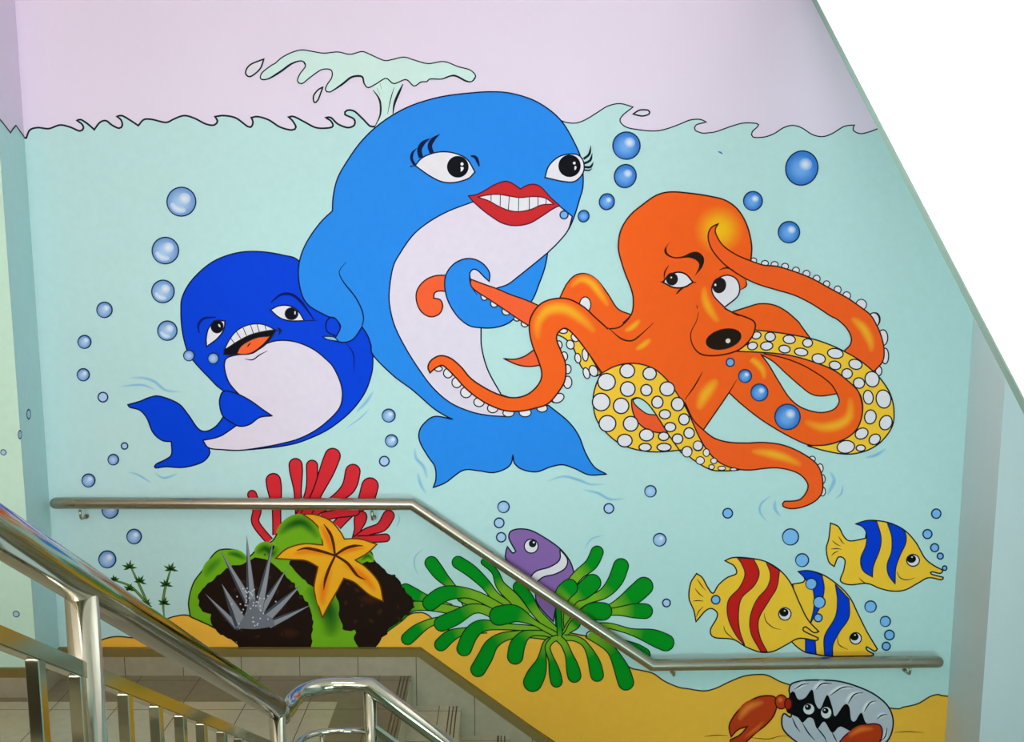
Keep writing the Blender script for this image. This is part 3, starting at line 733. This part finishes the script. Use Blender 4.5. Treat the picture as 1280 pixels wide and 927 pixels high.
for k in range(160):
    if k % 2: x, y = random.uniform(150, 540), random.uniform(570, 870); ok = (x-350)**2/185**2 + (y-720)**2/140**2 < 0.9
    else: x, y = random.uniform(700, 930), random.uniform(600, 790); ok = x < 700 + (y-560)*1.6 and x - 700 > (y - 790) * 0.5
    if ok and all(math.hypot(x-u, y-v) > 44 for u, v in done):
        done.append((x, y)); p.glow('R2', x, y, random.uniform(12, 21), random.uniform(6, 14), DK, (62, 38, 25), random.uniform(0, 180)); p.lv -= 1
p.lv += 1
p.build('rock', mural, 'dark brown rock edged with green moss')
p = Pen(SB + 60)
def spike(tip, base, w_, c=(150, 153, 162)):
    tx, ty = tp('R2', *tip); bx_, by_ = tp('R2', *base); w_ = w_ / 3.31 / 2
    l = math.hypot(bx_-tx, by_-ty); nx, ny = -(by_-ty)/l, (bx_-tx)/l
    m = (tx*0.4+bx_*0.6, ty*0.4+by_*0.6)
    p.fill([(tx, ty), (m[0]+nx*w_*0.75, m[1]+ny*w_*0.75), (bx_+nx*w_, by_+ny*w_), (bx_-nx*w_, by_-ny*w_), (m[0]-nx*w_*0.75, m[1]-ny*w_*0.75)], (70, 74, 84))
    p.fill([(tx, ty), (m[0]+nx*w_*0.25, m[1]+ny*w_*0.25), (bx_+nx*w_*0.6, by_+ny*w_*0.6), (bx_-nx*w_*0.9, by_-ny*w_*0.9), (m[0]-nx*w_*0.62, m[1]-ny*w_*0.62)], c)
for tip, base, ww in [((120,665),(255,806),30), ((190,625),(278,806),60), ((460,560),(350,740),34), ((180,478),(318,730),40), ((403,450),(340,740),40), ((520,628),(365,775),46), ((560,712),(385,795),32), ((293,420),(318,770),44)]: spike(tip, base, ww)
p.shape('@R2 245,808* 280,765 305,700 325,690 350,740 400,770 410,800* 330,812', (118, 122, 132), w=0)
for k in range(46):
    x = random.gauss(320, 42); y = random.uniform(640, 800); p.oval('R2', x, y, 3.2, 3.2, (212, 214, 220), w=0, up=False)
p.build('spiky_plant', mural, 'grey spiky plant with white dots in front of the rock')
# starfish
p = Pen(SB + 130)
SO = (252, 178, 36)
p.shape('@R2 525,337* 580,340 640,365 680,410 697,440* 760,440 832,462* 790,500 742,527* 790,560 840,620 858,698* 800,670 740,620 695,602* 670,650 635,710 607,765* 585,700 572,640 588,555* 540,530 480,525 413,520* 460,480 530,460 608,465* 600,410 570,370', SO, ink=(110, 60, 10))
OR2 = (248, 128, 20)
for a, ww in (('@R2 600,380 630,440 658,510', 46), ('@R2 480,505 560,490 650,510', 40), ('@R2 606,720 612,640 640,560', 60), ('@R2 790,475 720,485 660,510', 34), ('@R2 830,660 770,590 690,540', 50)): p.soft(a, 'R2', ww, SO, OR2, up=True)
for a in ('612,378 640,420 652,460 658,505', '775,468 740,468 700,480 658,508', '785,608 750,590 710,540 658,506', '612,650 618,610 635,560 660,508', '500,488 540,478 600,490 658,508'): p.stroke('@R2 ' + a, w=3.6, col=(84, 38, 10), t0=0.2, t1=0.7)
p.build('starfish', mural, 'orange five-armed starfish on the rock')

# purple fish, behind the seaweed
PU = (142, 104, 174)
p = Pen(SB + 4)
p.shape('@S2 145,125 155,95 200,83 260,92 330,130 400,180 450,240 472,300 475,345 440,420 385,480 370,550* 320,500 285,450 275,400 230,320 160,265 130,235 130,200 138,172* 165,205 180,195* 160,160', PU)
pf = p.build('purple_fish', mural, 'small purple fish with one white band hiding in the seaweed')
q = Pen(SB + 8); q.shape('@S2 403,185* 440,235 430,280 380,310 320,325 285,352* 255,330 285,295 350,275 400,240', PEARL); q.build('band', pf)
q = Pen(SB + 8); q.oval('S2', 258, 170, 35, 35, PEARL); q.oval('S2', 265, 157, 19, 19, (16, 34, 30), w=0); q.oval('S2', 271, 151, 5, 5, PEARL, w=0); q.build('eye', pf)
# seaweed
p = Pen(SB + 14)
def fr(s_, t, a, b, mix=(0.3, 0.55)): p.finger(s_, t, a, b, GRN, LGRN, mix, w=1.4, ink=(16, 50, 20))
fr('320,255 370,320 430,380 480,440 510,500', 'S1', 66, 30, (0.35, 0.6)); fr('455,252 520,295 590,360 650,430 760,500', 'S1', 62, 44, (0.45, 0.6))
fr('585,250 640,300 670,370 740,440 800,520', 'S1', 30, 54, (0.3, 0.5)); fr('190,390 250,420 310,440 420,480', 'S1', 62, 34); fr('470,430 560,470 640,520 700,560', 'S1', 40, 40, (0, 0.1))
fr('80,575 150,525 220,475 330,475 470,500', 'S1', 62, 44, (0.35, 0.55)); fr('200,635 260,585 330,550 420,540', 'S1', 62, 36, (0.3, 0.5))
fr('315,455 380,412 470,403 560,425 680,490', 'S1', 78, 46, (0.35, 0.6)); fr('372,560 440,530 530,485 610,500 700,570', 'S1', 76, 44, (0.3, 0.6))
fr('368,665 420,620 490,598 600,590', 'S1', 64, 34, (0.3, 0.6))
fr('485,685 520,610 580,570 700,575 860,590 950,625', 'S1', 74, 30, (0.3, 0.5)); fr('555,790 590,730 625,665 690,625 800,612 930,628', 'S1', 74, 36, (0.35, 0.6))
fr('742,725 755,665 800,615 880,608 960,628', 'S1', 78, 26, (0.3, 0.6)); 
fr('590,200 560,260 490,320 430,400', 'S2', 62, 50, (0.3, 0.6)); fr('710,270 680,345 620,410 520,450 440,520', 'S2', 76, 40, (0.3, 0.55)); fr('825,372 770,420 700,460 600,500 500,540', 'S2', 92, 30, (0.25, 0.5))
fr('832,497 760,495 660,500 560,520', 'S2', 74, 36, (0.2, 0.45)); fr('565,355 515,400 460,450 415,600', 'S2', 88, 40, (0.25, 0.5))
fr('825,715 780,690 700,655 560,600', 'S2', 64, 34, (0.3, 0.7)); fr('935,655 860,625 760,600 660,572 600,570', 'S2', 84, 28, (0.35, 0.65))
fr('450,378 415,420 400,520 405,600', 'S2', 84, 40, (0.1, 0.3)); fr('620,498 550,500 470,540 420,620', 'S2', 88, 30, (0.3, 0.6))
fr('195,375 240,430 290,510 395,615', 'S2', 56, 44, (0.35, 0.55)); fr('660,520 740,510 820,545 900,590 965,625', 'S1', 96, 26, (0.3, 0.55))
fr('395,490 400,560 402,625', 'S2', 26, 26, (0.6, 1.2)); fr('480,560 450,590 420,630', 'S2', 50, 24, (0.0, 0.3))
fr('590,818 570,740 530,665 480,634 425,630', 'S2', 64, 28, (0.35, 0.7)); fr('735,855 705,770 650,680 548,612', 'S2', 78, 44, (0.5, 0.85)); p.stroke('@S2 560,592 538,608 534,634', w=1.5, t0=1, t1=1); fr('830,855 870,765 885,690 905,650 955,630', 'S1', 92, 28, (0.45, 0.8))
fr('950,850 930,760 905,680 930,640', 'S1', 58, 26, (0.45, 0.8)); fr('1040,822 1020,740 990,665 962,635', 'S1', 66, 34, (0.45, 0.8))
p.build('seaweed', mural, 'bushy green seaweed with rounded fronds')

# ---- striped fish
def fish(name_label, lv, body, stripes, scol, eye, pupil, extra, ec=INK):
    q = Pen(lv); q.shape('@F ' + body, YEL)
    for e_ in extra: q.stroke('@F ' + e_, w=1.2)
    fo = q.build('striped_fish', mural, name_label)
    for s_ in stripes:
        q = Pen(lv + 6); q.shape('@F ' + s_, scol, w=1.3); q.build('stripe', fo)
    q = Pen(lv + 9); q.oval('F', *eye, PEARL); q.oval('F', *pupil, (20, 18, 14), w=0); q.oval('F', pupil[0] + 3, pupil[1] - 8, 4, 3, PEARL, w=0); q.build('eye', fo)
BL = (0, 62, 214)
fish('yellow fish with blue stripes swimming highest of the three', 8,
 '825,92* 880,76 940,78 1000,92 1060,125 1110,180 1150,250 1190,285 1237,310* 1225,325 1185,317 1183,328 1238,343* 1230,355 1170,345 1120,370 1060,402 1000,408 940,395 880,372 800,378 755,360 770,310 775,260 745,248 725,292* 700,270 688,210 700,160 708,88* 745,105 770,150 800,172 872,160* 875,120 850,100',
 ['825,92* 880,76 925,80* 945,150 940,210 910,290 905,342* 860,310 850,255 875,190 875,130 850,100', '975,88* 1020,100 1058,130 1062,180 1035,240 1015,300 1012,375* 980,330 975,280 995,220 995,150'], BL, (1096,263,30,28), (1088,256,22,19),
 ['1020,315 1035,345 1070,355 1105,345', '745,150 765,180 775,185', '715,170 740,190 755,195', '710,210 740,208 760,212', '712,240 730,225 745,220', '840,345 870,370 900,378'])
fish('yellow fish with blue stripes partly behind the red striped one', 8,
 '555,315* 610,312 680,335 750,385 800,440 840,520 880,600 928,680* 915,690 878,670 880,685 910,703* 900,712 800,714 700,714 640,705 590,695 550,670 520,640* 560,560 530,375* 580,365 585,345',
 ['555,315* 610,312 668,333* 678,400 660,480 630,530 612,562* 630,480 625,400 590,350', '590,630* 635,630* 640,705* 590,695*', '730,375* 795,445* 795,530 750,600 720,660 718,713* 680,713* 680,620 730,530 740,450'], BL, (826,630,27,27), (820,622,20,18),
 ['740,620 748,660 790,683'])
fish('yellow fish with two wavy red stripes', 22,
 '210,265* 250,250 320,252 400,268 470,310 520,370 560,460 600,540 652,598* 630,603 590,575 578,590 600,605 650,628* 640,640 560,630 500,660 440,690 380,695 310,670 250,635 160,625 143,590 170,540 175,510 150,490 120,500 75,552* 65,500 42,440 50,370 78,325* 105,345 130,390 155,418 180,380 220,345 265,325 255,290 225,272',
 ['270,252* 345,255* 372,320 350,380 290,440 275,510 280,590 305,665* 260,610 225,530 228,450 280,390 305,330 290,280', '405,270* 468,310* 455,390 420,450 370,540 375,620 410,693* 380,692* 335,610 330,530 360,450 410,390 425,330'], (206, 32, 28), (493,515,29,29), (489,508,21,19),
 ['395,510 405,550 440,580 475,588', '80,350 100,380 120,405', '70,395 90,420 110,435', '60,455 85,452 110,455', '75,530 90,500 110,480', '205,570 215,600 255,635'])

# ---- oyster with crab claws
p = Pen(20)
p.shape('@C 425,165 440,135 500,120 580,118 680,125 780,155 860,195 920,250 945,320 930,400 880,455 800,505 680,525 560,490 460,425 400,370 388,320 400,285 435,300 430,200', (192, 198, 210), w=2)
for a in ('450,165 490,140 520,135', '540,170 580,135 620,140', '620,190 680,155 740,155', '705,235 740,190 790,182', '790,280 820,235 860,228', '865,310 890,290 910,292', '910,360 905,400 885,425'):
    p.soft('@C ' + a, 'C', 34, (192, 198, 210), (244, 246, 250)); 
for a in ('450,165 490,140 525,135', '560,165 590,135 640,135', '630,195 690,155 745,152', '720,235 750,190 795,180', '800,275 830,230 862,222', '865,312 890,292 915,290', '915,355 905,400 880,425', '440,305 460,350 480,375', '490,330 520,380 555,420', '560,350 600,400 612,428', '640,380 650,400 665,425'): p.stroke('@C ' + a, w=1.6)
oy = p.build('oyster', mural, 'grey ridged oyster shell opened on two eyes')
q = Pen(56)
q.shape('@C 430,185 450,176 470,213 505,205 540,165 556,232 580,260 615,192 640,250 655,298 700,240 725,250 735,315 755,322 785,280 805,325 825,345 800,368 740,375 680,350 640,380 600,325 565,360 545,312 520,305 492,330 470,305 440,290 410,268', (12, 12, 14), w=0); q.build('shell_opening', oy)
for cx, cy, a, b in ((523,262,30,29), (610,280,28,31)):
    q = Pen(60); q.oval('C', cx, cy, a, b, (222, 226, 230), w=1.3); q.oval('C', cx - 4, cy - 10, 16, 15, (20, 22, 18), w=0); q.oval('C', cx - 8, cy - 14, 4, 4, PEARL, w=0); q.build('eye', oy)
CR = (196, 62, 24)
q = Pen(64)
q.shape('@C 125,360 132,325 170,270 230,220 290,197 350,200 364,235 350,290 310,340 260,380 205,430 150,462 128,450* 132,415* 180,390 218,348* 170,365 135,400*', CR, ink=(70, 18, 8)); q.soft('@C 170,320 220,255 300,225', 'C', 60, CR, (240, 130, 50)); q.soft('@C 200,405 260,360 300,320', 'C', 30, CR, (226, 104, 40))
q.oval('C', 385, 226, 30, 35, CR, ink=(70, 18, 8)); q.oval('C', 420, 236, 18, 28, (176, 36, 20), ink=(70, 18, 8)); q.glow('C', 380, 215, 20, 20, CR, (240, 120, 60)); q.build('crab_claw', mural, 'orange red claw at left of the oyster')
q = Pen(64)
q.shape('@C 640,490* 690,410 740,368 790,345 850,335 885,350 888,400 860,450 790,500 700,520', CR, ink=(60, 14, 60)); q.soft('@C 720,400 780,365 850,360', 'C', 44, CR, (240, 120, 44)); q.build('crab_claw', mural, 'orange red claw in front of the oyster at the bottom edge')

# ---- bubbles
BUB = [(227,252,18,0),(207,313,16.5,0),(204,364,14,0),(131,387,9.5,0),(209.5,413,12,0),(106,427,8,0),(104.5,468,7.5,0),(129,496,6,0),(236.5,444,6.5,0),(267,447.5,6.5,0),(156,557,4,0),(142,574,6.5,0),(111,600,8,0),(138,637,10,0),(168,670,9,0),(134.5,698.5,10.5,0),
 (486,519,8,0),(489.5,550.5,7.5,0),(480.5,576,6,0),(783,182,17,1),(781.5,220,13.5,1),(758.5,252,9.3,1),(729.5,270,6.7,1),(705,268.5,5,1),(1002,210,20,1),(941,251,11.7,1),(986,290,13.3,1),(912.5,452.5,5,1),(931,469.5,8,1),(949,490,10.5,1),(984,520.5,15.8,1),
 (813,613.5,7,3),(761,635,6,3),(629.5,633,7,3),(624,653,6,3),(626.5,671,5.8,3),(824.5,674,7.8,3),(833,753,4.8,3),(909.5,641,6,2),(988,670.5,10,2),(1002.5,699.5,8,2),(1014,729,6.8,2),(1024,752,7.2,2),(1022.5,771.5,5,2),(894.5,749,5.3,2),(1170,641.5,5.8,2),(1159,667,5.6,2),(1168,684,5,2),(1175,694.5,3.8,2),(1180.5,709.5,2.8,2),(1088,757.5,7,2),(1106.5,776,6.2,2),(1111.5,793,6,2),(1107.5,807,5,2)]
PAL = [((176, 206, 240), (120, 160, 214)), ((120, 176, 240), (60, 128, 214)), ((128, 190, 244), (128, 190, 244)), ((178, 208, 240), (150, 190, 232))]
LB = 60
for (x, y, r, kind) in BUB:
    lv = L0 + 10 if r == 15.8 or (900 < x < 955 and 445 < y < 500) else LB
    q = Pen(lv); base, rim = PAL[kind]
    sk = 1.08 if (r == 20 or r in (9.3, 6.7, 13.5)) else 1.0
    q.oval('P', x, y, r, r * sk, rim if r > 6 else base, 20 if sk > 1 else 0, w=1.7, ink=(26, 52, 92))
    if r > 6: q.glow('P', x - r*0.05, y + r*0.05, r * 0.9, r * 0.9, rim, base, 0, 0.6)
    if r > 7 and kind != 2: q.glow('P', x + r*0.22, y - r*0.22, r * 0.42, r * 0.4, base, (232, 232, 244), 0, 0.7)
    if kind == 0 and r > 11: q.soft(f'@P {x-r*0.7},{y+r*0.1} {x-r*0.3},{y+r*0.5} {x+r*0.3},{y+r*0.6}', 'P', r * 0.5, (176, 206, 240), (226, 232, 246))
    q.build('bubble', mural)
def pier_bubble(px, py, r, where):
    pts = []; rim = []
    for i in range(20):
        a = 2*math.pi*i/20
        for k, lst in ((1.0, rim), (0.72, pts)):
            if where == 'side':
                c = on_x(px, py, XL); lst.append((XL + (0.0016 if k == 1.0 else 0.002), c.y + math.cos(a)*r*k*0.85, c.z + math.sin(a)*r*k))
            else:
                c = on_y(px, py, YL); lst.append((c.x + math.cos(a)*r*k, YL - (0.0016 if k == 1.0 else 0.002), c.z + math.sin(a)*r*k))
    b = flat('bubble', rim, (60, 92, 110), mural)
    flat('fill', pts, (176, 208, 228), b)
pier_bubble(35.5, 517.5, 0.026, 'side'); pier_bubble(24.5, 543, 0.022, 'side'); pier_bubble(4.5, 565, 0.015, 'front'); pier_bubble(20.5, 767, 0.017, 'front')

# ------------------------------------------------------------------ steel rails
def steel(name, rough, tint):
    m = mat(name, tint, rough, 1.0)
    nt = m.node_tree; b = nt.nodes['Principled BSDF']
    tc = nt.nodes.new('ShaderNodeTexCoord'); n = nt.nodes.new('ShaderNodeTexNoise'); n.inputs['Scale'].default_value = 3
    nt.links.new(tc.outputs['Object'], n.inputs['Vector'])
    mr = nt.nodes.new('ShaderNodeMapRange'); mr.inputs[3].default_value = rough * 0.8; mr.inputs[4].default_value = rough * 1.25
    nt.links.new(n.outputs['Fac'], mr.inputs[0]); nt.links.new(mr.outputs[0], b.inputs['Roughness'])
    return m
polished = steel('polished_stainless_steel', 0.11, (176, 176, 160))
brushed = steel('brushed_stainless_steel', 0.27, (176, 166, 148))

RY = WY - 0.075
a0 = on_y(70, 628.5, RY); a1 = on_y(515, 630, RY); a2 = on_y(815, 831, RY); a3 = on_y(1172, 825, RY)
a3.z = a2.z + (a3.z - a2.z) * 0.7
rail = bpy.data.objects.new('wall_handrail', None); C.objects.link(rail); rail.location = (0, 0, 0)
tag(rail, 'round brushed steel handrail fixed along the painted wall above the steps', 'handrail')
bm = bmesh.new(); tube(bm, [a0, a1, a2, a3], 0.0285, 24, dome=True)
from_bm('tube', bm, brushed, rail)
for (px, py) in ((100, 637), (465, 638), (843, 834), (1138, 832)):
    c = on_y(px, py, RY); bm = bmesh.new()
    top = Vector((c.x, RY, c.z + 0.0)); 
    path = [top, top + Vector((0, 0, -0.028))] + arc(top + Vector((0, 0, -0.028)), top + Vector((0, 0, -0.05)), top + Vector((0, 0.03, -0.052)), 5)[1:] + [Vector((c.x, WY - 0.022, top.z - 0.052))]
    tube(bm, path, 0.006, 10)
    tube(bm, [(c.x, WY - 0.014, top.z - 0.052), (c.x, WY - 0.002, top.z - 0.052)], 0.011, 16)
    from_bm('bracket', bm, brushed, rail)

ban = bpy.data.objects.new('stair_banister', None); C.objects.link(ban)
tag(ban, 'polished steel banister with square balusters descending round the stairwell in front', 'banister')
h0 = on_x(0, 665, AX); h1 = on_y(345, 884, 2.62)
dirA = (h1 - h0).normalized()
top_ = h0 - dirA * 1.1
ZL = on_y(420, 855.5, 2.92).z
Lc = Vector((h1.x + 0.005, 2.92, ZL)); L2 = on_y(460, 855, 2.92)
L2.z = ZL
bm = bmesh.new(); tube(bm, [top_, h0, h1], 0.0295, 28)
from_bm('handrail', bm, polished, ban)
e = on_y(560, 930, 2.92); dB = (e - L2).normalized(); Bend = L2 + dB * 1.45
st = Vector((h1.x, h1.y + 0.0, ZL + 0.0))
path = [h1 + Vector((0, -0.02, 0.0)), st + Vector((0, 0.10, 0))] 
path = [h1 + Vector((0, 0.004, -0.004)), Vector((h1.x, 2.70, ZL + 0.012)), Vector((h1.x, 2.78, ZL))] + arc(Vector((h1.x, 2.78, ZL)), Vector((h1.x, 2.92, ZL)), Vector((h1.x + 0.14, 2.92, ZL)), 10)[1:] + [L2, Bend]
bm = bmesh.new(); tube(bm, path, 0.025, 24)
from_bm('handrail', bm, polished, ban)
zA = lambda y: h0.z + (y - h0.y) * dirA.z / dirA.y
xA = lambda y: h0.x + (y - h0.y) * dirA.x / dirA.y
def stepz(y):
    if y > 2.68: return 0.0
    return RISE * min(10, math.floor((2.68 - y) / 0.235) + 1)
# posts
def post(x, y, ztop, zbot, r, name='newel_post'):
    bm = bmesh.new(); tube(bm, [(x, y, zbot), (x, y, ztop)], r, 24); 
    tube(bm, [(x, y, zbot), (x, y, zbot + 0.012)], r * 1.9, 24)
    from_bm(name, bm, polished, ban)
yp = AX * ray(103, 760).y / ray(103, 760).x
post(xA(yp), yp, zA(yp) - 0.012, stepz(yp), 0.0245)
post(h1.x, 2.63, zA(2.63) - 0.02, stepz(2.63), 0.0225)
post(L2.x + 0.005, 2.92, ZL - 0.01, -0.0, 0.02)
ZM = Bend
# sub rail under the handrail and its balusters
def bar(bm, a, b, w_, h_):
    a = Vector(a); b = Vector(b); d = (b - a).normalized()
    s_ = d.cross(Vector((0, 0, 1))).normalized() * w_ / 2; u = s_.cross(d).normalized() * h_ / 2
    vs = [bm.verts.new(q) for q in (a - s_ - u, a + s_ - u, a + s_ + u, a - s_ + u, b - s_ - u, b + s_ - u, b + s_ + u, b - s_ + u)]
    for f in ((0,1,2,3),(7,6,5,4),(0,4,5,1),(1,5,6,2),(2,6,7,3),(3,7,4,0)): bm.faces.new([vs[i] for i in f])
r0 = on_x(0, 797, AX); r1 = on_x(318, 925, AX); dr = (r1 - r0).normalized()
bm = bmesh.new(); bar(bm, r0 - dr * 0.9, r0 + dr * ((2.62 - r0.y) / dr.y), 0.022, 0.024)
bmesh.ops.bevel(bm, geom=bm.edges[:], offset=0.002, segments=2, affect='EDGES')
from_bm('lower_rail', bm, polished, ban)
zR = lambda y: r0.z + (y - r0.y) * dr.z / dr.y
ys = [AX * ray(x, 870).y / ray(x, 870).x for x in (47, 98, 156, 194, 224, 250, 275, 296)]
ys += [ys[0] - 0.13 * k for k in range(1, 5)] + [2.36, 2.49]
for y in ys:
    bm = bmesh.new(); bx(bm, AX - 0.010, AX + 0.010, y - 0.010, y + 0.010, stepz(y), zR(y) - 0.008)
    bmesh.ops.bevel(bm, geom=bm.edges[:], offset=0.0015, segments=1, affect='EDGES')
    from_bm('baluster', bm, polished, ban)
# level rod past the corner and balusters down the far flight
zr = on_y(410, 913, 2.92).z
m0 = Vector((h1.x + 0.0, 2.92, zr))
bm = bmesh.new()
tube(bm, [Vector((h1.x, 2.64, zr))] + [Vector((h1.x, 2.80, zr))] + arc(Vector((h1.x, 2.80, zr)), Vector((h1.x, 2.92, zr)), Vector((h1.x + 0.12, 2.92, zr)), 8)[1:] + [Vector((L2.x, 2.92, zr))], 0.0095, 14)
from_bm('lower_rail', bm, polished, ban)
bm = bmesh.new(); bar(bm, Vector((L2.x, 2.92, zr + 0.02)), Vector((L2.x, 2.92, zr + 0.02)) + dB * 1.42, 0.02, 0.02); from_bm('lower_rail', bm, polished, ban)
xs = [on_y(402, 920, 2.92).x]
bm = bmesh.new(); tube(bm, [(xs[0], 2.92, -0.17), (xs[0], 2.92, zr)], 0.007, 12); from_bm('baluster', bm, polished, ban)
# the far flight's balusters stand on its side beam
for k in range(8):
    x = L2.x + 0.12 + 0.135 * k; zt = zr + 0.02 + (x - L2.x) * dB.z / dB.x
    bm = bmesh.new(); bx(bm, x - 0.009, x + 0.009, 2.911, 2.929, zt - 0.72, zt); from_bm('baluster', bm, polished, ban)
bm = bmesh.new()                # side beam of landing and flight
zb = lambda x: 0.0 if x < n0 else max(-RISE * 5, -(x - n0) * RISE / GO)
prism(bm, [(-0.60, 0.0), (n0, 0.0), (n0 + 1.22, -RISE * 5), (3.6, -RISE * 5), (3.6, -RISE * 5 - 0.3), (n0 + 1.1, -RISE * 5 - 0.3), (n0 - 0.1, -0.3), (-0.60, -0.3)], 2.86, SY)
struct('trim_4', bm, tile_dark)
